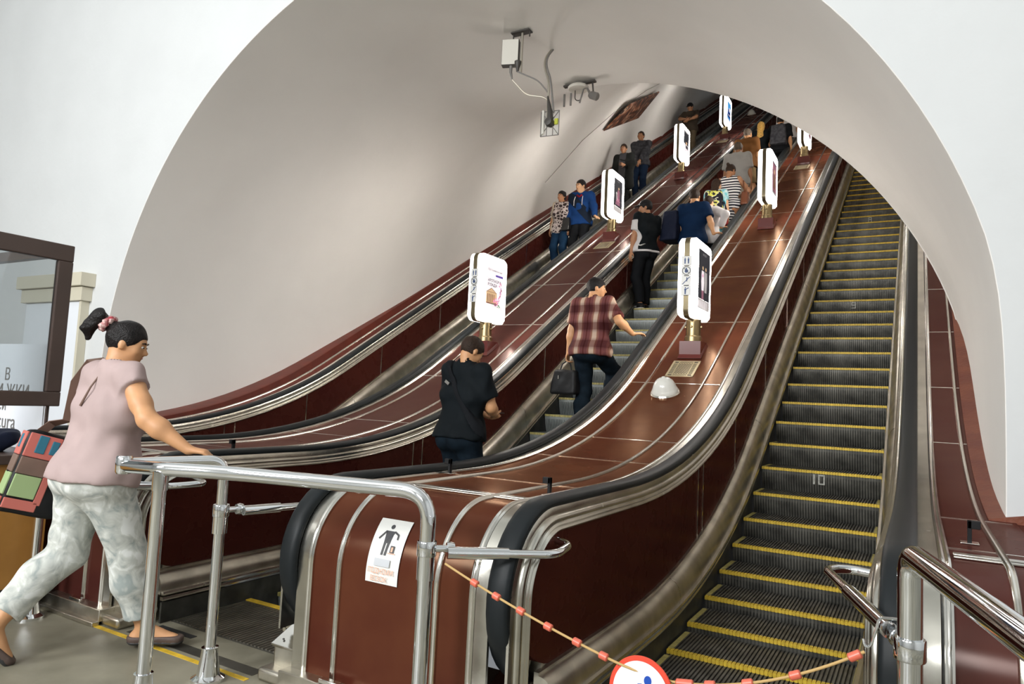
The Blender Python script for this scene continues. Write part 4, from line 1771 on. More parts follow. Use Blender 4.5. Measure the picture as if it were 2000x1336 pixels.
for a, b in (((-.088, .11), (.088, .12)), ((.088, .12), (.088, -.12)), ((.088, -.12), (-.088, -.13)), ((-.088, -.13), (-.088, .11)), ((-.088, -.13), (.0, 0)), ((.088, -.12), (0, 0)), ((.088, .12), (0, 0)), ((-.088, .11), (0, 0)), ((-.03, -.125), (-.03, .0)), ((.03, -.125), (.03, .0))):
    mb.tube([lp(*a), lp(*b)], .004, 'equip_grey', n=6)
mb.build('wire_square', an)
mb = MB()
mb.lathe(lp(0, 0, -.01), [(.004, -.045), (.035, -.04), (.045, 0), (.035, .04), (.004, .045)], 'equip_dark', n=16, R=Matrix.Rotation(math.radians(90), 3, 'X'))
mb.tube([lp(.005, .02, -.02), lp(.0, .10, -.02), lp(-.03, .26, -.01)], [.032, .026, .008], 'equip_dark', n=12)
mb.tube([lp(-.062, -.11, -.01), lp(-.066, .12, -.01)], .013, 'equip_white', n=10)
mb.build('hub', an)
mb = MB()
mb.box(lp(.045, -.02, -.012), lp(.082, .035, -.004), 'lime')
o = mb.build('tag_plate', an, smooth=False)
o['label'] = 'small lime-green plate'
mb = MB()
v0, v1 = (-.086, -.126), (.086, .116)
mb.add([lp(-.086, -.126, .004), lp(.086, -.118, .004), lp(.086, .118, .004), lp(-.086, .108, .004)], [(0, 1, 2, 3)], 'mesh_screen' if 'mesh_screen' in MAT else 'glass')
mb.build('mesh_sheet', an, smooth=False)

cm = empty('ceiling_camera', (-2.45, .20, 3.8), 'dark camera and cable rack fixed at the edge of the arch ceiling', 'camera')
mb = MB()
q = Vector((-2.55, .18, 4.035))
mb.box((q.x - .16, q.y - .02, q.z - .030), (q.x + .22, q.y + .03, q.z - .012), 'equip_dark')
mb.lathe(q + Vector((.02, 0, -.085)), [(.03, .05), (.10, .04), (.12, .02), (.11, 0), (.03, -.004)], 'equip_white', n=20)
mb.tube([q + Vector((-.03, 0, -.02)), q + Vector((-.03, 0, .0))], .012, 'equip_dark', n=8)
mb.build('rack', cm)
mb = MB()
for dx in (-.14, -.06):
    mb.tube([q + Vector((dx, -.02, -.12)), q + Vector((dx, -.02, -.26))], .012, 'equip_grey', n=8)
mb.build('rod', cm)
mb = MB()
mb.tube(bend([q + Vector((-.02, 0, -.05)), q + Vector((-.02, 0, -.20)), q + Vector((.05, 0, -.22)), q + Vector((.08, 0, -.10))], .04), .006, 'equip_dark', n=6)
mb.tube([q + Vector((.04, 0, -.24)), q + Vector((.08, 0, -.09)), q + Vector((.12, 0, -.08)), q + Vector((.17, 0, -.17))], [.010, .008, .010, .018], 'equip_grey', n=8)
mb.tube([q + Vector((.185, 0, -.02)), q + Vector((.20, 0, -.15))], .009, 'equip_dark', n=8)
mb.build('cable', cm)
mb = MB()
dd = Vector((.10, .0, -.045))
a = q + Vector((.155, 0, -.165))
mb.tube([a, a + dd * .2, a + dd * .9, a + dd], [.028, .042, .045, .035], 'equip_grey', n=16)
mb.build('camera_body', cm)

# billboard high on the left tunnel wall
A, B, Cc, D = Vector((-5.40, 7.45, 6.60)), Vector((-5.50, 9.85, 7.82)), Vector((-5.00, 9.95, 8.46)), Vector((-4.86, 7.62, 7.18))
A, B, Cc, D = [p_ + Vector((.05, 0, -.035)) for p_ in (A, B, Cc, D)]
nn = (B - A).cross(D - A).normalized() * .03
if nn.x < 0:
    nn = -nn
vs = [A, B, Cc, D, A + nn, B + nn, Cc + nn, D + nn]
mb = MB()
mb.add(vs, [(0, 1, 2, 3), (7, 6, 5, 4), (0, 4, 5, 1), (1, 5, 6, 2), (2, 6, 7, 3), (3, 7, 4, 0)], 'billboard')
tag(mb.build('billboard', smooth=False), 'dark slanted billboard with brown streaks high on the left tunnel wall', 'billboard')


# ---------------------------------------------------------------- people: blended distance fields -> smooth continuous meshes
V3 = lambda *a: np.array(a, dtype=np.float64)


def nrm(v):
    return v / (np.linalg.norm(v) + 1e-12)


def rc(a, b, ra, rb, fr=None, e=1.0):
    """tapered capsule; fr=(side, fwd, up) and e<1 flattens it along fwd"""
    a, b = np.asarray(a, float), np.asarray(b, float)

    def f(P):
        if fr is not None:
            M = np.stack([fr[0], fr[1] / e, fr[2]])
            Q = (P - a) @ M.T
            ba = (b - a) @ M.T
        else:
            Q = P - a
            ba = b - a
        L = ba @ ba + 1e-9
        t = np.clip((Q @ ba) / L, 0, 1)
        d = np.sqrt(((Q - t[:, None] * ba) ** 2).sum(1)) - (ra + (rb - ra) * t)
        return d * (e if fr is not None else 1.0)
    return f


def ell(c, r, fr):
    c = np.asarray(c, float)
    M = np.stack(fr)
    r = np.asarray(r, float)

    def f(P):
        Q = (P - c) @ M.T
        k0 = np.sqrt(((Q / r) ** 2).sum(1))
        k1 = np.sqrt(((Q / (r * r)) ** 2).sum(1)) + 1e-9
        return k0 * (k0 - 1) / k1
    return f


def su(fs, k):
    """smooth union"""
    def f(P):
        d = fs[0](P)
        for g in fs[1:]:
            e = g(P)
            h = np.maximum(k - np.abs(d - e), 0) / k
            d = np.minimum(d, e) - h * h * k * 0.25
        return d
    return f


def cut(f, p, n, k=0.0):
    """keep the side opposite to n"""
    p, n = np.asarray(p, float), nrm(np.asarray(n, float))
    return lambda P: np.maximum(f(P), (P - p) @ n)


def off(f, r):
    return lambda P: f(P) - r


def folds(f, amp, sc, seed=0):
    rs = np.random.RandomState(seed)
    K = [(nrm(rs.randn(3)) * sc * rs.uniform(.6, 1.6), rs.uniform(0, 6.28)) for _ in range(6)]

    def g(P):
        w = np.zeros(len(P))
        for i, (k, ph) in enumerate(K):
            w += np.sin(P @ k + ph + 1.3 * np.sin(P @ K[(i + 1) % 6][0] * .6))
        return f(P) - amp * w / 3.0
    return g


def surface(f, lo, hi, h):
    """surface nets on a sparse-evaluated grid"""
    B = 8
    lo = np.asarray(lo, float) - 2 * h
    n = np.ceil((np.asarray(hi, float) + 2 * h - lo) / h / B).astype(int)
    N = n * B
    bi = np.stack(np.meshgrid(*[np.arange(k) for k in n], indexing='ij'), -1).reshape(-1, 3)
    cen = lo + (bi * B + (B - 1) / 2) * h
    dc = f(cen)
    rad = B * h * .87 * 1.35
    D = np.repeat(np.repeat(np.repeat(dc.reshape(n), B, 0), B, 1), B, 2).astype(np.float32)
    act = bi[np.abs(dc) < rad]
    loc = np.stack(np.meshgrid(*[np.arange(B)] * 3, indexing='ij'), -1).reshape(-1, 3)
    for s in range(0, len(act), 400):
        a = act[s:s + 400]
        idx = (a[:, None, :] * B + loc[None]).reshape(-1, 3)
        D[idx[:, 0], idx[:, 1], idx[:, 2]] = f(lo + idx * h)
    S = D < 0
    X, Y, Z = N
    c = np.zeros((X - 1, Y - 1, Z - 1), np.int8)
    for dx in (0, 1):
        for dy in (0, 1):
            for dz in (0, 1):
                c += S[dx:X - 1 + dx, dy:Y - 1 + dy, dz:Z - 1 + dz]
    cells = np.argwhere((c > 0) & (c < 8))
    ids = -np.ones((X - 1, Y - 1, Z - 1), np.int64)
    ids[cells[:, 0], cells[:, 1], cells[:, 2]] = np.arange(len(cells))
    cor = np.array([(i & 1, (i >> 1) & 1, (i >> 2) & 1) for i in range(8)])
    val = np.stack([D[cells[:, 0] + q[0], cells[:, 1] + q[1], cells[:, 2] + q[2]] for q in cor], 1).astype(float)
    acc = np.zeros((len(cells), 3))
    cnt = np.zeros(len(cells))
    for i in range(8):
        for ax in range(3):
            if not (i >> ax) & 1:
                j = i | (1 << ax)
                a, b = val[:, i], val[:, j]
                m = (a < 0) != (b < 0)
                t = np.where(m, a / np.where(m, a - b, 1), 0)
                p = cor[i] + t[:, None] * (cor[j] - cor[i])
                acc += p * m[:, None]
                cnt += m
    verts = lo + (cells + acc / np.maximum(cnt, 1)[:, None]) * h
    quads = []
    for ax in range(3):
        o = [1, 1, 1]
        o[ax] = 0
        sl0 = tuple(slice(1 if k != ax else 0, -1) for k in range(3))
        sl1 = tuple(slice(1, -1) if k != ax else slice(1, None) for k in range(3))
        s0 = S[sl0]
        s1 = S[sl1]
        e = np.argwhere(s0 != s1)
        if not len(e):
            continue
        fl = s0[e[:, 0], e[:, 1], e[:, 2]]
        g = e + np.array([1 if k != ax else 0 for k in range(3)])
        u, v = [(1, 2), (2, 0), (0, 1)][ax]
        U = np.zeros(3, int)
        U[u] = 1
        Vv = np.zeros(3, int)
        Vv[v] = 1
        q = [g - U - Vv, g - Vv, g, g - U]
        I = np.stack([ids[k[:, 0], k[:, 1], k[:, 2]] for k in q], 1)
        I[~fl] = I[~fl][:, ::-1]
        quads.append(I)
    Q = np.concatenate(quads)
    Q = Q[(Q >= 0).all(1)]
    return verts, Q


def blob(name, f, lo, hi, h, m, parent=None, origin=None, smooth=1):
    v, q = surface(f, lo, hi, h)
    for _ in range(smooth):
        s = np.zeros_like(v)
        c = np.zeros(len(v))
        for a, b in ((0, 1), (1, 2), (2, 3), (3, 0)):
            np.add.at(s, q[:, a], v[q[:, b]])
            np.add.at(s, q[:, b], v[q[:, a]])
            np.add.at(c, q[:, a], 1)
            np.add.at(c, q[:, b], 1)
        v = .5 * v + .5 * s / np.maximum(c, 1)[:, None]
    if parent is not None:
        offs = np.array(parent['_w'] if '_w' in parent else parent.location)
    else:
        offs = np.array(origin if origin is not None else [(lo[0] + hi[0]) / 2, (lo[1] + hi[1]) / 2, lo[2]])
    me = bpy.data.meshes.new(name)
    me.vertices.add(len(v))
    me.vertices.foreach_set('co', (v - offs).ravel())
    me.loops.add(q.size)
    me.loops.foreach_set('vertex_index', q.ravel().astype(np.int32))
    me.polygons.add(len(q))
    me.polygons.foreach_set('loop_start', np.arange(0, q.size, 4, dtype=np.int32))
    me.update(calc_edges=True)
    me.polygons.foreach_set('use_smooth', np.ones(len(q), bool))
    me.materials.append(MAT[m])
    me.update()
    o = bpy.data.objects.new(name, me)
    if parent is not None:
        o.parent = parent
    else:
        o.location = offs
    o['_w'] = [float(a) for a in offs]
    COL.objects.link(o)
    return o


def ik(a, c, l1, l2, hint):
    """middle joint between a and c"""
    a, c, hint = map(lambda q: np.asarray(q, float), (a, c, hint))
    d = c - a
    L = np.linalg.norm(d)
    if L > (l1 + l2) * .999:
        c = a + d / L * (l1 + l2) * .999
        d = c - a
        L = np.linalg.norm(d)
    x = (l1 * l1 - l2 * l2 + L * L) / (2 * L)
    y = math.sqrt(max(1e-6, l1 * l1 - x * x))
    dn = d / L
    hn = nrm(hint - dn * (hint @ dn))
    return a + dn * x + hn * y, c


def frame(deg, tilt=0.0, up=None):
    a = math.radians(deg)
    f = V3(math.sin(a), math.cos(a), 0)
    s = V3(math.cos(a), -math.sin(a), 0)
    u = V3(0, 0, 1)
    if tilt:
        t = math.radians(tilt)
        f, u = f * math.cos(t) - u * math.sin(t), u * math.cos(t) + f * math.sin(t)
    return s, f, u


def hand_prims(w, d, n, side, S=1.0, curl=25, spread=1.0):
    """w wrist, d direction of hand, n palm normal (towards the palm), side=+1/-1 thumb side"""
    d = nrm(d)
    n = nrm(n - d * (n @ d))
    t = np.cross(d, n) * side
    P = []
    pr = []
    for i, o in enumerate((-.030, -.010, .010, .029)):
        kn = w + d * .088 * S + t * o * S * 1.0 - n * (.002 if i in (1, 2) else -.002)
        pr.append(rc(w + d * .02 * S + t * o * .55 * S, kn, .0135 * S, .0115 * S))
        ln = (.030, .036, .039, .034)[i] * S
        c = math.radians(curl)
        d1 = nrm(d * math.cos(c) + n * math.sin(c) + t * (o * 3.5) * spread)
        k2 = kn + d1 * ln * 1.15
        c2 = math.radians(curl * 2.1)
        d2 = nrm(d * math.cos(c2) + n * math.sin(c2) + t * (o * 2.5) * spread)
        k3 = k2 + d2 * ln * .85
        P.append(su([rc(kn, k2, .0098 * S, .0086 * S), rc(k2, k3, .0086 * S, .0072 * S)], .004))
    b = w + d * .028 * S + t * .026 * S
    t1 = b + nrm(d * .55 + t * .75 + n * .25) * .040 * S
    t2 = t1 + nrm(d * .9 + t * .25 + n * .25) * .030 * S
    P.append(su([rc(b, t1, .015 * S, .0105 * S), rc(t1, t2, .0105 * S, .0085 * S)], .004))
    palm = su(pr, .012)
    return su([palm] + P, .006)


def person(name, loc, heading, H=1.75, label='', group=None, female=False, fat=1.0, head=(0, 0), lean=0.0,
           hands=None, feet=None, top=None, bottom=None, shoes='black', skin='skin_warm', hair=None, extras=(),
           vox=.010, curl=(20, 20), palm=None, elbow=None, face=True, kneebend=None, sway=0.0, hd=None):
    S = H / 1.75
    O = V3(*loc)
    s, f, u = frame(heading)
    W = lambda q: O + s * q[0] + f * q[1] + u * q[2]
    hands = hands or {}
    feet = feet or {}
    palm = palm or {}
    elbow = elbow or {}
    ln = math.sin(math.radians(lean))
    pz = .95 * S
    drop = 0.0
    pel = W((sway, -.01, pz))
    neck = pel + f * (.52 * S * ln) + u * (.52 * S * math.cos(math.radians(lean))) + s * 0
    up = nrm(neck - pel)
    fb = nrm(f - up * (f @ up))
    frT = (s, fb, up)
    sh = (.168 if female else .190) * S
    hp = (.092 if female else .085) * S
    T = lambda a, b, c: pel + s * a * S + fb * b * S + up * c * S
    SH = {1: T(sh / S, -.01, .475), -1: T(-sh / S, -.01, .475)}
    HP = {1: T(hp / S, 0, -.03), -1: T(-hp / S, 0, -.03)}
    hs, hf, hu = frame(heading + head[0], head[1])
    hc = neck + u * .135 * S + nrm(hf * 1.0 + f) * .035 * S
    if hd is not None:
        hc = hc + s * hd[0] + f * hd[1] + u * hd[2]
    G = lambda a, b, c: hc + (hs * a + hf * b + hu * c) * S
    EL, WR, HD, KN, AN, TO = {}, {}, {}, {}, {}, {}
    for k, key in ((1, 'R'), (-1, 'L')):
        hw = hands.get(key)
        if hw is None:
            hw = W((k * (sh + .055 * fat), .06, .80 * S))
        else:
            hw = V3(*hw) if isinstance(hw, (tuple, list)) and len(hw) == 3 and not isinstance(hw[0], str) else W(hw[1])
        eh = elbow.get(key, None)
        hint = (-f * 1.0 + s * k * .35 - u * .1) if eh is None else (s * eh[0] + f * eh[1] + u * eh[2])
        EL[k], WR[k] = ik(SH[k], hw, .285 * S, .255 * S, hint)
        pn = palm.get(key)
        pn = (-s * k) if pn is None else (s * pn[0] + f * pn[1] + u * pn[2])
        dr = palm.get(key + 'd')
        dr = nrm(WR[k] - EL[k]) if dr is None else nrm(s * dr[0] + f * dr[1] + u * dr[2])
        HD[k] = (dr, pn)
        ft = feet.get(key, (k * .10, .0, 0.0, 0.0))
        an = W((ft[0], ft[1], ft[2] + .085 * S))
        kb = (f + s * k * .12)
        KN[k], AN[k] = ik(HP[k], an, .435 * S, .425 * S, kb)
        pit = math.radians(ft[3]) if len(ft) > 3 else 0
        yaw = math.radians(ft[4]) if len(ft) > 4 else math.radians(8 * k)
        fd = (f * math.cos(yaw) + s * math.sin(yaw)) * math.cos(pit) - u * math.sin(pit)
        TO[k] = (nrm(fd), nrm(u * math.cos(pit) + (f * math.cos(yaw) + s * math.sin(yaw)) * math.sin(pit)))
    F_ = fat
    hipw = .118 * F_ if not female else .128 * F_
    torso = [
        rc(T(-.075, 0, -.03), T(.075, 0, -.03), hipw * S, hipw * S, frT, .86),
        rc(T(-.045 * F_, 0, .10), T(.045 * F_, 0, .10), (.108 if not female else (.098 if fat < 1.15 else .112)) * F_ * S, (.108 if not female else (.098 if fat < 1.15 else .112)) * F_ * S, frT, .80),
        rc(T(-.075 * F_, 0, .28), T(.075 * F_, 0, .28), .118 * (F_ * .5 + .5) * S, .118 * (F_ * .5 + .5) * S, frT, .78),
        rc(T(-sh / S + .045, -.012, .45), T(sh / S - .045, -.012, .45), .062 * S, .062 * S, frT, .85),
        rc(T(-.06, -.015, .47), T(0, -.01, .52), .05 * S, .045 * S), rc(T(.06, -.015, .47), T(0, -.01, .52), .05 * S, .045 * S),
    ]
    for k in (1, -1):
        torso.append(ell(T(k * .065, -.075, -.065), (.078 * F_ * S, .070 * F_ * S, .088 * S), frT))
    if female:
        for k in (1, -1):
            torso.append(ell(T(k * .068, .085 + .02 * (F_ - 1) * 5, .27), (.066 * F_ * S, .062 * F_ * S, .070 * S), frT))
    if fat > 1.08:
        torso.append(ell(T(0, .05, .07), (.13 * F_ * S, .10 * F_ * S, .13 * S), frT))
    A_ = .5 + .5 * F_
    arms = {}
    for k in (1, -1):
        arms[k] = [rc(SH[k] - u * .005, SH[k] * .35 + EL[k] * .65, .054 * A_ * S, .043 * A_ * S), rc(SH[k] * .35 + EL[k] * .65, EL[k], .043 * A_ * S, .038 * A_ * S),
                   rc(EL[k], EL[k] * .7 + WR[k] * .3, .040 * A_ * S, .042 * A_ * S), rc(EL[k] * .7 + WR[k] * .3, WR[k], .041 * A_ * S, .026 * S)]
    legs = {}
    for k in (1, -1):
        legs[k] = [rc(HP[k], KN[k], .090 * F_ * S, .056 * A_ * S), rc(KN[k], KN[k] * .65 + AN[k] * .35 - nrm(TO[k][0]) * .02, .055 * A_ * S, .057 * A_ * S), rc(KN[k] * .65 + AN[k] * .35 - TO[k][0] * .02, AN[k], .056 * A_ * S, .036 * S)]
    foots = {}
    for k in (1, -1):
        d, q = TO[k]
        hl = AN[k] - q * .050 * S - d * .035 * S
        tp = AN[k] - q * .058 * S + d * .155 * S
        foots[k] = [rc(AN[k], hl, .036 * S, .034 * S), rc(hl, tp, .034 * S, .026 * S), rc(AN[k], tp, .034 * S, .024 * S)]
    headp = su([
        ell(G(0, -.012, .030), (.074 * S, .094 * S, .090 * S), (hs, hf, hu)),
        ell(G(0, .022, -.030), (.060 * S, .070 * S, .082 * S), (hs, hf, hu)),
        ell(G(0, .052, -.085), (.030 * S, .030 * S, .026 * S), (hs, hf, hu)),
        rc(G(-.03, .066, .022), G(.03, .066, .022), .018 * S, .018 * S),
        ell(G(.036, .060, -.022), (.024 * S, .02 * S, .024 * S), (hs, hf, hu)), ell(G(-.036, .060, -.022), (.024 * S, .02 * S, .024 * S), (hs, hf, hu)),
    ], .025 * S)
    nose = rc(G(0, .084, .008), G(0, .104, -.024), .008 * S, .0125 * S)
    lips = rc(G(-.018, .080, -.052), G(.018, .080, -.052), .009 * S, .009 * S)
    ears = [ell(G(k * .076, -.006, -.008), (.010 * S, .019 * S, .031 * S), (hs, hf, hu)) for k in (1, -1)]
    headf = su([headp, nose, lips] + ears, .010 * S)
    sock = [ell(G(k * .030, .092, .006), (.015 * S, .012 * S, .010 * S), (hs, hf, hu)) for k in (1, -1)]

    def headc(P):
        d = headf(P)
        for g in sock:
            e = -g(P)
            k = .008
            h = np.maximum(k - np.abs(d - e), 0) / k
            d = np.maximum(d, e) + h * h * k * .25
        return d
    nk = [rc(neck - u * .03 * S, G(0, -.02, -.05), .058 * (A_) * S, .052 * A_ * S)]
    body0 = su(torso + arms[1] + arms[-1] + legs[1] + legs[-1] + nk, .035 * S)
    hn = [hand_prims(WR[k], HD[k][0], HD[k][1], 1, S * (1.0 if not female else .93), curl[0 if k > 0 else 1]) for k in (1, -1)]
    # thumb points forward / inward: choose side so that it leans towards the body front
    body = su([body0, su(foots[1] + foots[-1], .015), headc] + hn, .014)
    pts = np.array([hc, neck, pel] + [d[k] for d in (SH, EL, WR, KN, AN, HP) for k in (1, -1)] + [WR[k] + HD[k][0] * .2 for k in (1, -1)] + [AN[k] + TO[k][0] * .2 for k in (1, -1)])
    lo = pts.min(0) - .17 * S * max(1, F_)
    hi = pts.max(0) + .17 * S * max(1, F_)
    base = V3(O[0], O[1], O[2])
    P0 = blob('person', body, lo, hi, vox, skin, origin=base)
    tag(P0, label, 'person', group)
    # ---- clothes
    if bottom:
        bm, kind = bottom[0], bottom[1]
        lf = []
        for k in ((1, -1) if kind != 'skirt' else ()):
            if kind == 'long':
                e = bottom[2] if len(bottom) > 2 else .97
                kk = KN[k] * (1 - e) + AN[k] * e
                mc = KN[k] * .6 + AN[k] * .4 - TO[k][0] * .022 * S
                g = su([rc(HP[k], KN[k], (.098 * F_ + .006) * S, .080 * A_ * S), rc(KN[k], mc, .080 * A_ * S, .080 * A_ * S), rc(mc, kk + nrm(AN[k] - KN[k]) * .04, .080 * A_ * S, .066 * A_ * S)], .03)
                g = (lambda P, g=g, kk=kk, n_=nrm(AN[k] - KN[k]), mc=mc: np.maximum(g(P), np.where(np.sqrt(((P - kk) ** 2).sum(1)) < .30, (P - kk) @ n_, -1)))
            elif kind == 'shorts':
                kk = HP[k] * .12 + KN[k] * .88
                g = cut(rc(HP[k], KN[k], (.100 * F_) * S, .085 * A_ * S), kk, KN[k] - HP[k])
            lf.append(g)
        hip = su(torso[:2] + torso[6:8], .035)
        if kind == 'skirt':
            kz = bottom[2]
            fk = rc(T(0, 0, 0), W((0, .01, kz)), .135 * S, .12 * S, frT, .85)
            g = su([hip, fk], .04)
            g = cut(g, W((0, 0, kz)), (0, 0, -1))
        else:
            g = su([off(hip, .013)] + lf, .035)
        g = cut(g, T(0, 0, .03), up)
        g = folds(g, .0050 if vox < .011 else .004, 34, 5)
        o = blob('trousers' if kind == 'long' else ('shorts' if kind == 'shorts' else 'skirt'), g, lo, hi, vox, bm, P0)
    if top:
        tm, sl, hem = top[0], top[1], top[2]
        th = top[3] if len(top) > 3 else .014
        tf = [off(t, th + (.012 if i_ in (0, 6, 7) else .002)) for i_, t in enumerate(torso)]
        for k in (1, -1):
            if sl >= 1:
                tf += [rc(SH[k], EL[k], (.060 * A_ + th * .5) * S, (.047 * A_ + th * .6) * S), cut(rc(EL[k], WR[k], (.049 * A_ + th * .6) * S, (.034 + th * .6) * S), EL[k] * .04 + WR[k] * .96, WR[k] - EL[k])]
            elif sl > 0:
                e = SH[k] * (1 - sl) + EL[k] * sl
                tf.append(cut(rc(SH[k] - nrm(EL[k] - SH[k]) * .01, e + nrm(EL[k] - SH[k]) * .08, (.062 * A_ + th * .4) * S, (.058 * A_ + th * .8) * S), e, EL[k] - SH[k]))
        g = su(tf, .045 * S)
        if hem < -.12:
            g = su([g, rc(T(-.055, 0, -.05), T(-.055, 0, hem), .11 * F_ * S, .115 * F_ * S, frT, .86), rc(T(.055, 0, -.05), T(.055, 0, hem), .11 * F_ * S, .115 * F_ * S, frT, .86)], .04)
        g = cut(g, T(0, 0, hem), -up)
        nl = top[4] if len(top) > 4 else .50
        gg = g

        def g(P, gg=gg):
            d = gg(P)
            nd = np.sqrt((((P - T(0, .0, .56)) @ np.stack(frT).T / np.array([.078, .085, .06 + (.50 - nl)]) / S) ** 2).sum(1)) - 1
            return np.maximum(d, -nd * .06 * S)
        shirt = g
        g = folds(g, .007 if vox < .011 else .004, 30, 9)
        nmx = top[5] if len(top) > 5 else 'shirt'
        o = blob(nmx, g, lo, hi, vox, tm, P0)
        P0_shirt = shirt
    else:
        shirt = su(torso, .035)
    if shoes:
        for k in (1, -1):
            d, q = TO[k]
            hl = AN[k] - q * .048 * S - d * .035 * S
            tp = AN[k] - q * .054 * S + d * .165 * S
            g = su([rc(AN[k] - q * .01, hl, .042 * S, .042 * S), rc(hl, tp, .042 * S, .036 * S), rc(AN[k], tp, .041 * S, .034 * S)], .02)
            g = cut(g, AN[k] - q * .082 * S, -q)
            sh_ = blob('shoe', cut(g, AN[k] + q * (.005 if shoes[0] != 'sandal' else -.038), q), lo, hi, min(vox, .009), shoes if isinstance(shoes, str) else shoes[0], P0)
            if not isinstance(shoes, str):
                so = cut(off(g, .003), AN[k] - q * .062 * S, q)
                blob('sole', so, lo, hi, min(vox, .009), shoes[1], sh_)
                if len(shoes) > 2:
                    mb = MB()
                    for j in range(3):
                        for ss in (1, -1):
                            sd = np.cross(d, q)
                            c0 = AN[k] + d * (.035 + .022 * j) * S + sd * ss * .040 * S
                            mb.tube([c0 - q * .055 * S + d * .012, c0 - q * .018 * S - sd * ss * .006 - d * .008], .0045, shoes[2], n=6)
                    mb.build('shoe_stripe', sh_)
    # ---- hair
    if hair:
        hm, kind = hair[0], hair[1]
        sk = ell(G(0, -.014, .032), (.082 * S, .102 * S, .097 * S), (hs, hf, hu))

        def hcap(P, z0=.0):
            L = (P - hc) @ np.stack([hs, hf, hu]).T / S
            d = sk(P)
            face_ = (L[:, 1] * .80 - L[:, 2] * .72 - .028)
            low = -(L[:, 2] + (.055 if kind != 'buzz' else .045)) + np.maximum(0, L[:, 1] + .01) * .9
            return np.maximum(np.maximum(d, face_ * S), low * S)
        fs = [hcap]
        if kind == 'long':
            fs.append(rc(G(0, -.045, .02), G(0, -.075, -.20), .082 * S, .070 * S, (hs, hf, hu), .7))
        if kind == 'longer':
            fs.append(rc(G(0, -.065, .02), G(0, -.115, -.26), .088 * S, .078 * S, (hs, hf, hu), .6))
        if kind in ('pony', 'bun'):
            fs.append(ell(G(0, -.118, .075), (.030 * S, .035 * S, .030 * S), (hs, hf, hu)))
        if kind == 'bob':
            fs.append(rc(G(-.055, -.03, .0), G(-.055, -.03, -.04), .038 * S, .032 * S))
            fs.append(rc(G(.055, -.03, .0), G(.055, -.03, -.04), .038 * S, .032 * S))
            fs.append(ell(G(0, -.02, .075), (.075 * S, .085 * S, .055 * S), (hs, hf, hu)))
        g = folds(su(fs, .02), .0022, 80, 3)
        o = blob('hair', g, hc - .42 * S, hc + .22 * S, min(vox, .006), hm, P0)
        if kind == 'pony':
            tl = su([rc(G(0, -.135, .085), G(.01, -.175, .10), .030 * S, .040 * S), rc(G(.01, -.175, .10), G(.015, -.205, .03), .040 * S, .034 * S), rc(G(.015, -.205, .03), G(.01, -.19, -.02), .034 * S, .012 * S)], .02)
            blob('ponytail', folds(tl, .006, 70, 4), hc - .42 * S, hc + .25 * S, .006, hm, o)
            mb = MB()
            c0, ax = G(0, -.128, .078), nrm(G(0, -.16, .10) - G(0, -.10, .065))
            uu = hs
            vv = np.cross(ax, uu)
            pts_ = [c0 + (uu * math.cos(a) + vv * math.sin(a)) * .034 * (1 + .12 * math.sin(9 * a)) + ax * .008 * math.sin(7 * a) for a in np.linspace(0, 2 * math.pi, 40)]
            mb.tube(pts_, .016, 'scrunchie', n=10)
            mb.build('hair_tie', o)
        if kind == 'cap':
            crown = ell(G(0, -.012, .046), (.088 * S, .106 * S, .094 * S), (hs, hf, hu))
            crown = cut(crown, G(0, 0, .030), -hu)
            brim = cut(ell(G(0, .085, .040), (.075 * S, .085 * S, .012 * S), (hs, hf, hu)), G(0, .02, .04), -hf)
            blob('cap', su([crown, brim], .01), hc - .3 * S, hc + .3 * S, min(vox, .008), 'black', P0)
    if face:
        for k in (1, -1):
            mb = MB()
            mb.lathe(G(k * .030, .079, .006), [(.002, -.0085), (.0085, -.005), (.0115, 0), (.0085, .005), (.002, .0085)], 'eye_white', n=12)
            mb.build('eye', P0, angle=80)
            mb = MB()
            cpt = G(k * .030, .0885, .006)
            mb.lathe(cpt, [(.0005, -.0045), (.0045, -.002), (.0052, 0), (.0045, .002), (.0005, .0045)], 'eye_dark', n=10)
            mb.build('iris', P0, angle=80)
            mb = MB()
            mb.tube([G(k * .014, .092, .026), G(k * .030, .091, .031), G(k * .048, .080, .026)], [.003, .0042, .002], 'hair_black', n=6)
            mb.build('eyebrow', P0)
        mb = MB()
        mb.tube([G(-.021, .083, -.053), G(-.008, .0895, -.051), G(.008, .0895, -.051), G(.021, .083, -.053)], [.002, .005, .005, .002], 'lip', n=8)
        mb.build('lips', P0)
    info = dict(G=G, T=T, W=W, SH=SH, EL=EL, WR=WR, HD=HD, shirt=shirt, lo=lo, hi=hi, fr=frT, S=S, pel=pel, neck=neck, hc=hc, KN=KN, AN=AN, root=P0)
    return P0, info


def band(I, name, m, p, n, w, parent, up_from=None, th=.007, vox=.007, half=None):
    """strap lying on the clothes where a slab through p with normal n crosses them"""
    n = nrm(np.asarray(n, float))
    p = np.asarray(p, float)
    sh = I['shirt']

    def g(P):
        d = sh(P)
        e = np.maximum(np.abs((P - p) @ n) - w / 2, np.maximum(d - th, -(d + .008)))
        if half is not None:
            for hp_, hn_ in half:
                e = np.maximum(e, (P - np.asarray(hp_)) @ nrm(np.asarray(hn_, float)))
        return e
    return blob(name, g, I['lo'], I['hi'], vox, m, parent, smooth=0)


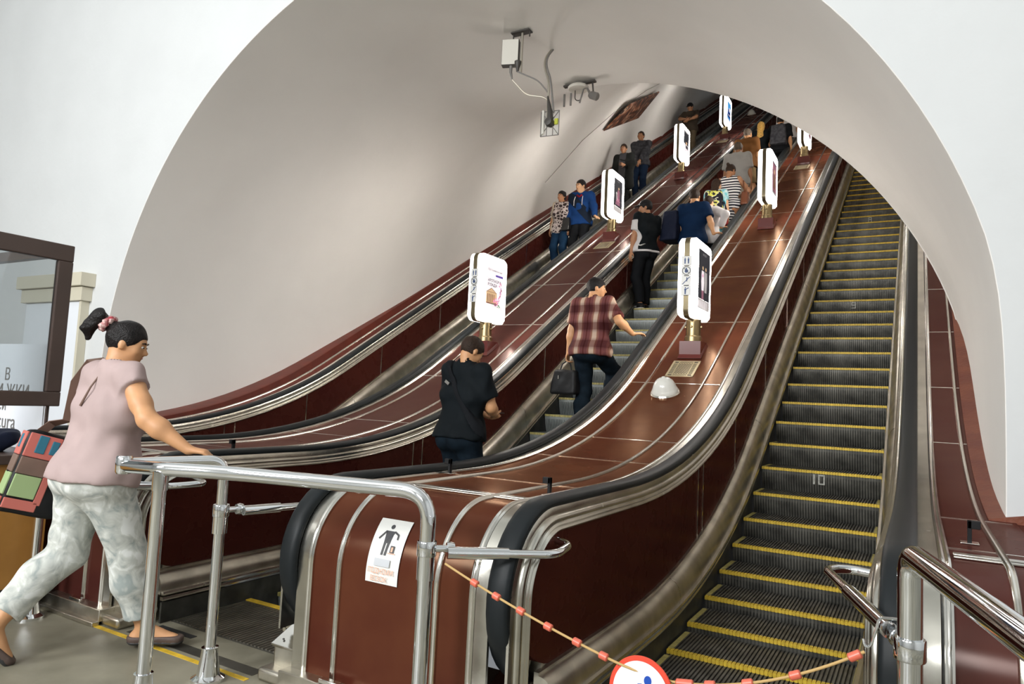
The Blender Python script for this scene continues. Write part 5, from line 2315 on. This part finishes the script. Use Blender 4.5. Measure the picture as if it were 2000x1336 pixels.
def bag_obj(name, m, c, size, fr, label, cat, handle=None, strap_m=None, vox=.008, pocket=None, taper=1.0):
    """soft bag: rounded tapering body with a flap/handle; c = centre"""
    sx, sy, sz = size
    s, f, u = fr
    c = np.asarray(c, float)

    def g(P):
        Q = (P - c) @ np.stack([s, f, u]).T
        tz = Q[:, 2] / sz
        w = sx * (1 - .18 * tz * taper)
        q = np.stack([np.abs(Q[:, 0]) - w / 2 + .03, np.abs(Q[:, 1]) - sy / 2 * (1 - .5 * taper * np.clip(tz, -1, 1)) + .03, np.abs(Q[:, 2]) - sz / 2 + .03], 1)
        return np.sqrt((np.maximum(q, 0) ** 2).sum(1)) + np.minimum(q.max(1), 0) - .03
    r = max(size)
    o = blob(name, folds(g, .004, 40, 2), c - r * .8, c + r * .8, vox, m)
    tag(o, label, cat)
    if handle is not None:
        mb = MB()
        for pts, rad in handle:
            mb.tube(pts, rad, strap_m or m, n=8)
        mb.build('strap' if cat == 'backpack' else 'handle', o)
    if pocket:
        pc = c + f * pocket[1] * sy * .5 - u * sz * .14
        fr2 = (s, f, u)
        blob('pocket', ell(pc, (sx * .36, sy * .30, sz * .28), fr2), c - r, c + r, vox, pocket[0], o)
    return o


def tread(y, y0):
    k = math.floor((y - y0) / PITCH)
    yn = y0 + k * PITCH
    return yn + .17, nose_z(yn)


def rider(x, y, heading, y0=.237, **kw):
    yy, z = tread(y, y0)
    return person('person', (x, yy, z + .001), heading, **kw)


# ---------------------------------------------------------------- the people of the photograph
# woman walking towards the middle escalator
Pw, I = person('person', (-2.86, -4.56, FL), 4, H=1.70, female=True, fat=1.26, lean=7,
               label='woman in a mauve tee and pale patterned trousers walking in from the left', head=(42, 14),
               hands={'R': (-2.33, -4.44, .185), 'L': ('l', (-.30, .13, .90))}, palm={'R': (-.1, 0, -1), 'Rd': (.7, .7, -.1)}, elbow={'R': (.3, -.9, -.6), 'L': (-.6, -.6, 0)},
               feet={'R': (.12, .25, 0, 0, 48), 'L': (-.15, -.33, .10, 48, 26)}, curl=(35, 45),
               top=('tee_mauve', .30, -.075, .017, .50, 'tee'), bottom=('trousers_pale', 'long', .84), shoes=('sandal', 'plinth'), skin='skin_warm',
               hair=('hair_black', 'pony'), vox=.0095, sway=0)
T, W, G = I['T'], I['W'], I['G']
s_, f_, u_ = I['fr']
bagc = V3(-3.20, -4.66, .0)
# bag frame: broad side towards +x (bs), length along bf, slightly tilted
bs, bf, bu = frame(14)
bf, bu = nrm(bf - bu * .28), nrm(bu + bf * .28)
bg = bag_obj('shoulder_bag', 'black', bagc, (.13, .27, .42), (bs, bf, bu), 'patchwork shoulder bag in coral, teal, brown and green on the woman at left', 'bag', vox=.008, taper=0)


def patch(du, dv, w, h, m, lift=0.0):
    mb = MB()
    c = bagc + bs * (.058 + lift) + bf * du + bu * dv
    vs = [c + bf * x + bu * y for x, y in ((-w / 2, -h / 2), (w / 2, -h / 2), (w / 2, h / 2), (-w / 2, h / 2))]
    vs = vs + [p + bs * .012 for p in vs]
    mb.add(vs, [(3, 2, 1, 0), (4, 5, 6, 7), (0, 1, 5, 4), (1, 2, 6, 5), (2, 3, 7, 6), (3, 0, 4, 7)], m)
    mb.build('patch', bg, smooth=False, bevel=.004)


def patch_end(dv, h, m, w=.10, lift=0.0):
    mb = MB()
    c = bagc - bf * (.128 + lift) + bu * dv
    vs = [c + bs * x + bu * y for x, y in ((-w / 2, -h / 2), (w / 2, -h / 2), (w / 2, h / 2), (-w / 2, h / 2))]
    vs = vs + [p - bf * .012 for p in vs]
    mb.add(vs, [(0, 1, 2, 3), (7, 6, 5, 4), (0, 4, 5, 1), (1, 5, 6, 2), (2, 6, 7, 3), (3, 7, 4, 0)], m)
    mb.build('patch', bg, smooth=False, bevel=.004)


patch(-.05, .135, .15, .12, 'bag_pink')
patch(-.06, .145, .045, .09, 'bag_teal', .004)
patch(.0, .14, .035, .07, 'bag_teal', .004)
patch(-.06, .03, .13, .085, 'bag_brown', .002)
patch(-.06, -.07, .12, .11, 'bag_green', .002)
patch(.02, -.07, .035, .16, 'bag_pink')
patch(-.05, -.16, .15, .05, 'bag_pink')
patch_end(.135, .12, 'bag_pink')
patch_end(.145, .07, 'bag_teal', .03, .004)
patch_end(.03, .085, 'bag_brown')
patch_end(-.07, .11, 'bag_green')
patch_end(-.16, .05, 'bag_pink')
mb = MB()
sp = I['SH'][-1] + u_ * .085 + s_ * .035


def ribb(pts, w, th, m, wd, mb):
    pts = [np.asarray(p, float) for p in pts]
    vs = []
    for i, p in enumerate(pts):
        t = nrm(pts[min(i + 1, len(pts) - 1)] - pts[max(0, i - 1)])
        a = nrm(wd - t * (wd @ t)) * w / 2
        n = nrm(np.cross(t, a)) * th / 2
        vs += [p + a + n, p - a + n, p - a - n, p + a - n]
    fs = [(0, 1, 2, 3)]
    for i in range(len(pts) - 1):
        for j in range(4):
            fs.append((4 * i + j, 4 * i + (j + 1) % 4, 4 * i + 4 + (j + 1) % 4, 4 * i + 4 + j))
    fs.append(tuple(4 * (len(pts) - 1) + k for k in (3, 2, 1, 0)))
    mb.add(vs, fs, m)


SL = I['SH'][-1] + s_ * .03
ribb([bagc + bu * .19 - bf * .08, bagc + bu * .26 - bf * .04, SL - s_ * .085 - f_ * .075 - u_ * .25, SL - s_ * .07 - f_ * .085 - u_ * .05, SL - s_ * .03 - f_ * .055 + u_ * .06, SL + s_ * .0 + u_ * .088, SL - s_ * .03 + f_ * .06 + u_ * .05, SL - s_ * .06 + f_ * .11 - u_ * .1, bagc + bu * .19 + bf * .10], .045, .006, 'strap_brown', bf, mb)
mb.build('strap', bg)
# thin necklace ribbon down her back
mb = MB()
mb.tube([I['neck'] + s_ * .02 + u_ * .0 - f_ * .068, T(.0, -.115, .40), T(-.035, -.128, .30)], [.0035, .0045, .006], 'strap_brown', n=8)
o = mb.build('necklace', Pw)

# man in the plaid shirt
yy, zz = tread(.45, .237)
Pp, I = rider(-2.36, .45, 2, H=1.76, label='man in a brown plaid short-sleeved shirt with his hand on the handrail', head=(62, 6), fat=1.12, lean=4,
              hands={'R': (-1.93, yy + .12, 1.262), 'L': ('l', (-.27, -.03, .80))}, palm={'R': (.0, 0, -1), 'Rd': (.62, .8, .15)}, elbow={'R': (.6, -.5, -.7)},
              feet={'R': (.12, .30, .20, 0), 'L': (-.08, -.03, 0, 0)}, top=('plaid', .80, -.10, .024, .50, 'shirt'), bottom=('jeans_dark', 'long'), shoes='black', skin='skin_warm', hair=('hair_black', 'short'), vox=.010, curl=(22, 60))
c = I['WR'][-1] + V3(.0, -.03, -.33)
bag_obj('handbag', 'black', c, (.30, .15, .27), frame(4), 'black bag with a short handle carried by the man in plaid', 'bag', vox=.009,
        handle=[([c + V3(-.07, -.02, .12), c + V3(-.05, -.01, .20), c + V3(.0, 0, .235), c + V3(.05, -.01, .20), c + V3(.07, -.02, .12)], .008)])
mb = MB()
mb.tube([c + V3(-.06, -.078, .03), c + V3(-.06, -.078, .07)], .006, 'steel_bright', n=8)
mb.build('buckle', bpy.data.objects[[o.name for o in bpy.data.objects if o.name.startswith('handbag')][-1]])

# man in black
Pb, I = person('person', (-2.44, -1.92, nose_z(-1.95) + .001), 12, H=1.76, label='man in a black tee with head bowed at the foot of the middle escalator', head=(14, 34), fat=1.10, lean=5,
               hands={'R': ('l', (.07, .30, 1.10)), 'L': ('l', (-.07, .30, 1.10))}, elbow={'R': (.8, -.7, -.5), 'L': (-.8, -.7, -.5)}, palm={'R': (-.5, 0, .6), 'L': (.5, 0, .6)},
               top=('tee_black', .72, -.06, .020, .50, 'tee'), bottom=('jeans_dark', 'long'), shoes='black', skin='skin_warm', hair=('hair_brown', 'buzz'), vox=.010)
T = I['T']
s_, f_, u_ = I['fr']
o = band(I, 'sling_strap', 'trousers_black', T(.03, 0, .30), s_ * .80 + u_ * .60, .042, None, th=.012, half=[(T(0, .02, 0), f_)])
tag(o, 'black sling strap with a metal buckle across the back of the man in black', 'strap')
mb = MB()
bc = T(-.075, -.128, .375)
mb.box(bc + V3(-.022, -.010, -.012), bc + V3(.022, .004, .012), 'steel_bright', Matrix.Rotation(.6, 3, 'Y'), tuple(bc))
mb.build('buckle', o, smooth=False)
ph = MB()
pc = (I['WR'][1] + I['WR'][-1]) / 2 + f_ * .10 + u_ * .02
ph.box(pc + V3(-.035, -.05, -.004), pc + V3(.035, .08, .004), 'black_gloss')
tag(ph.build('phone', bevel=.004), 'dark phone held by the man in black at the foot of the middle escalator', 'phone')

# youth with a cap
Pc, I = rider(-2.88, 3.42, -58, H=1.72, label='young man in a black cap, black tee and black trousers looking back down', head=(-52, 8), top=('tee_black', .75, -.07, .022, .50, 'tee'), bottom=('trousers_black', 'long'),
              hands={'R': ('l', (.20, .14, .90))}, feet={'R': (.10, .10, 0, 0, 10), 'L': (-.09, -.02, 0, 0, -10)}, shoes=('black', 'white_paint', 'white_paint'), skin='skin_tan', hair=('hair_black', 'cap'), vox=.011)
T = I['T']
s_, f_, u_ = I['fr']
o = band(I, 'side_panel', 'shirt_white', T(.0, -.02, .2), f_, .10, Pc, th=.004, half=[(T(-.10, 0, 0), s_), (T(0, 0, .42), u_)])
o['label'] = 'white side panel of the tee'
band(I, 'hem_band', 'shirt_white', T(0, 0, -.060), u_, .03, Pc, th=.004)
# white swoosh mark on the side of the tee
mb = MB()
c = T(-.175, -.085, .02)
dirx = nrm(V3(.95, .30, 0))
pts = [(-.045, .010), (-.030, -.012), (-.012, -.016), (.055, .018), (-.010, -.004), (-.026, .0)]
q = [c + dirx * a + V3(0, 0, b) + V3(.02, -.045, 0) for a, b in pts]
vs = q + [p + V3(.01, .03, 0) for p in q]
n = len(pts)
mb.add(vs, [tuple(range(n)), tuple(range(n, 2 * n))[::-1]] + [(i, (i + 1) % n, n + (i + 1) % n, n + i) for i in range(n)], 'white_paint')
mb.build('tee_mark', Pc, smooth=False)

# crowd on the middle escalator
P_, I = rider(-2.25, 3.80, 6, H=1.73, label='man in a navy blue tee behind the nearest right lightbox, hand on the rail', head=(-6, 5), hands={'R': (-1.88, 3.66, 3.055)}, palm={'R': (0, 0, -1), 'Rd': (.5, .8, .3)}, elbow={'R': (.9, -.5, -.4)},
              top=('tee_navy', .80, -.10, .022, .50, 'tee'), bottom=('jeans_dark', 'long'), shoes='black', hair=('hair_brown', 'short'), vox=.011, face=False)
T = I['T']
c = T(-.33, -.02, .20)
bag_obj('backpack', 'navy_bag', c, (.26, .30, .48), frame(10), 'large black bag slung on the left shoulder of the man in navy', 'backpack', vox=.011)
P_, I = rider(-2.12, 4.12, 4, H=1.50, female=True, label='person in a loose white shirt just behind the man in navy, hand on the rail', head=(10, 0), hands={'R': (-1.88, 4.05, 3.26)}, palm={'R': (0, 0, -1), 'Rd': (.7, .7, .3)}, elbow={'R': (.8, -.6, -.4)},
              top=('shirt_white', 1, -.14, .030, .50, 'shirt'), bottom=('trousers_black', 'long'), shoes='black', hair=('hair_brown', 'short'), vox=.011, face=False)
P_, I = rider(-2.26, 5.10, 0, H=1.50, female=True, label='girl with long dark hair and a yellow and black backpack', head=(14, 6), top=('turquoise', .5, -.1, .016, .50, 'tee'), bottom=('turquoise', 'shorts'), shoes='black', skin='skin_light',
              hair=('hair_brown', 'longer'), vox=.011, face=False)
T = I['T']
bag_obj('backpack', 'pattern_yellow', T(0, -.19, .24), (.30, .16, .40), frame(0), 'yellow and black patterned backpack on the long-haired girl', 'backpack', vox=.010)
c = T(.20, -.16, -.10)
bag_obj('handbag', 'red_bag', c, (.14, .10, .24), frame(0), 'small dark red bag hanging beside the striped dress', 'bag', vox=.010, handle=[([c + V3(-.05, 0, .10), c + V3(0, 0, .3), c + V3(.05, 0, .10)], .02)], strap_m='navy_bag')
P_, I = rider(-2.12, 5.70, 2, H=1.66, female=True, label='woman with a hair bun in a black and white striped dress', head=(25, 22), top=('stripes', 0, -.06, .012, .38, 'dress'), bottom=('stripes', 'skirt', .42), shoes='black', skin='skin_tan',
              hands={'R': ('l', (.10, .24, 1.10)), 'L': ('l', (-.08, .22, 1.0))}, elbow={'R': (1, -.3, -.1), 'L': (-.9, -.3, -.3)}, hair=('hair_brown', 'bun'), vox=.011, face=False)
c = I['W']((.27, .02, .98))
bag_obj('handbag', 'leather_brown', c, (.12, .26, .26), frame(0), 'brown leather handbag under the arm of the woman in stripes', 'bag', vox=.010, handle=[([c + V3(0, -.10, .1), c + V3(-.03, -.05, .32), c + V3(-.03, .05, .32), c + V3(0, .1, .1)], .009)])
rider(-2.30, 6.98, 0, H=1.76, fat=1.12, label='broad man in a light grey tee and beige trousers', head=(8, 2), top=('tee_grey', .8, -.09, .026, .50, 'tee'), bottom=('trousers_beige', 'long'), shoes='black', skin='skin_tan', hair=('hair_grey', 'buzz'), vox=.011, face=False)
rider(-2.42, 8.40, 4, H=1.76, label='man in a rust brown tee and khaki shorts', head=(10, 2), fat=1.05, top=('tee_brown', .8, -.10, .024, .50, 'tee'), bottom=('shorts_khaki', 'shorts'), shoes='black', skin='skin_warm', hair=('hair_grey', 'short'), vox=.011, face=False)
rider(-2.40, 9.62, 0, H=1.62, female=True, label='woman with long golden blond hair and a black top', head=(4, 2), top=('tee_black', .6, -.1, .020, .50, 'tee'), bottom=('trousers_black', 'long'), shoes='black', hair=('hair_blond', 'longer'), vox=.011, face=False)
P_, I = rider(-1.99, 9.70, 0, H=1.70, label='dark-haired man in black carrying a dark grey backpack', head=(0, 0), top=('trousers_black', .8, -.1, .022, .50, 'tee'), bottom=('trousers_black', 'long'), shoes='black', hair=('hair_black', 'short'), vox=.011, face=False)
bag_obj('backpack', 'jacket_dark', I['T'](0, -.20, .24), (.32, .18, .46), frame(0), 'dark grey backpack worn by the dark-haired man', 'backpack', vox=.011)
rider(-1.98, 10.95, 0, H=1.76, label='man in a white shirt and black trousers, uppermost in the crowd beside the arch', head=(0, 0), top=('shirt_white', .8, -.08, .022, .50, 'shirt'), bottom=('trousers_black', 'long'), shoes='black', hair=('hair_brown', 'short'), vox=.012, face=False)

# riders coming down on the left escalator
P_, I = rider(-4.80, 5.16, 180, H=1.78, label='man in a blue hoodie coming down with one hand on the rail', head=(22, 8), hands={'L': (-4.375, 5.02, 3.80)}, palm={'L': (0, 0, -1), 'Ld': (-.7, .6, -.3)}, elbow={'L': (-.9, -.5, -.2)},
              top=('hoodie_blue', 1, -.09, .026, .49, 'hoodie'), bottom=('trousers_black', 'long'), shoes='black', skin='skin_light', hair=('hair_black', 'buzz'), vox=.010)
T = I['T']
s_, f_, u_ = I['fr']
band(I, 'hoodie_panel', 'hoodie_dark', T(.0, .0, .26), -s_ * .72 + u_ * .69, .17, P_, th=.005, half=[(T(0, 0, 0), -f_)])
for k in (-1, 1):
    mb = MB()
    mb.tube([T(k * .075, .105, .44), T(k * .082, .142, .36), T(k * .082, .148, .26)], .006, 'shirt_white', n=8)
    mb.build('drawstring', P_)
mb = MB()
mb.tube([T(-.05, .085, .47), T(0, .11, .43), T(.05, .085, .47)], .02, 'maroon_cloth', n=8)
mb.build('collar', P_)
P_, I = rider(-5.20, 5.40, 184, H=1.60, female=True, fat=1.05, label='short-haired woman in a dark floral blouse coming down beside the hoodie man', head=(4, 4), top=('floral', .7, -.14, .020, .50, 'blouse'), bottom=('jeans_blue', 'long'), shoes='black', skin='skin_tan', hair=('hair_black', 'bob'), vox=.010)
T = I['T']
c = T(-.20, .12, .02)
bag_obj('handbag', 'black_gloss', c, (.16, .14, .26), frame(184), 'shiny black bag carried between the floral blouse and the blue hoodie', 'bag', vox=.010)
o = band(I, 'bag_strap', 'beige_strap', T(.175, 0, .2), I['fr'][0], .035, None, th=.014, half=[(T(0, 0, -.1), -u_)])
tag(o, 'broad beige strap on the right shoulder of the woman in the floral blouse', 'strap')
P_, I = rider(-5.34, 8.62, 180, H=1.75, label='man in a dark suit jacket and grey shirt coming down on the left', head=(-4, 2), top=('suit', 1, -.10, .026, .49, 'jacket'), bottom=('suit', 'long'), hands={'L': ('l', (-.12, .25, 1.13))}, shoes='black', skin='skin_tan', hair=('hair_brown', 'short'), vox=.011)
T = I['T']
band(I, 'shirt_front', 'shirt_slate', T(0, 0, .25), I['fr'][0], .17, P_, th=.004, half=[(T(0, .04, 0), -I['fr'][1])])
cc = T(-.22, .20, .12)
o = blob('coat', folds(su([rc(cc + V3(-.05, 0, .1), cc + V3(.14, 0, .1), .06, .06), rc(cc + V3(.04, -.02, .08), cc + V3(.04, -.02, -.45), .085, .10, frame(0), .4)], .04), .006, 30, 3), cc - .7, cc + .4, .012, 'suit')
tag(o, 'dark coat draped over the arm of the man in the suit jacket', 'coat')
rider(-5.30, 9.85, 180, H=1.83, label='man in a dark zipped jacket and navy jeans with clasped hands', head=(4, -6), hands={'R': ('l', (.035, .22, .90)), 'L': ('l', (-.035, .24, .92))}, palm={'R': (-.6, -.6, 0), 'L': (.6, -.6, 0), 'Rd': (-.4, .2, -.9), 'Ld': (.4, .2, -.9)},
      top=('jacket_dark', 1, -.08, .030, .52, 'jacket'), bottom=('jeans_navy', 'long'), shoes=('black', 'white_paint'), skin='skin_tan', hair=('hair_brown', 'buzz'), vox=.011)
rider(-5.28, 13.75, 178, H=1.82, fat=1.1, label='man in a dark cap and olive tee, highest rider on the left escalator', head=(20, 22), hands={'R': ('l', (.05, .30, 1.20)), 'L': ('l', (-.02, .30, 1.16))}, elbow={'L': (-1, .1, -.1), 'R': (.9, .1, -.3)}, palm={'R': (-.6, -.3, .5), 'L': (.6, -.3, .5)},
      top=('olive', .8, -.09, .026, .50, 'tee'), bottom=('khaki_dark', 'long'), shoes='black', skin='skin_tan', hair=('hair_black', 'cap'), vox=.011)

# dark cloth and a crumpled pouch on the booth counter
c = V3(-3.98, -4.62, .10)
o = blob('folded_cloth', folds(su([ell(c, (.16, .13, .07), frame(0)), ell(c + V3(.05, .1, .03), (.10, .10, .06), frame(20))], .04), .012, 40, 6), c - .3, c + .3, .01, 'navy_bag')
tag(o, 'dark folded cloth lying on the booth counter', 'cloth')

strip_w()
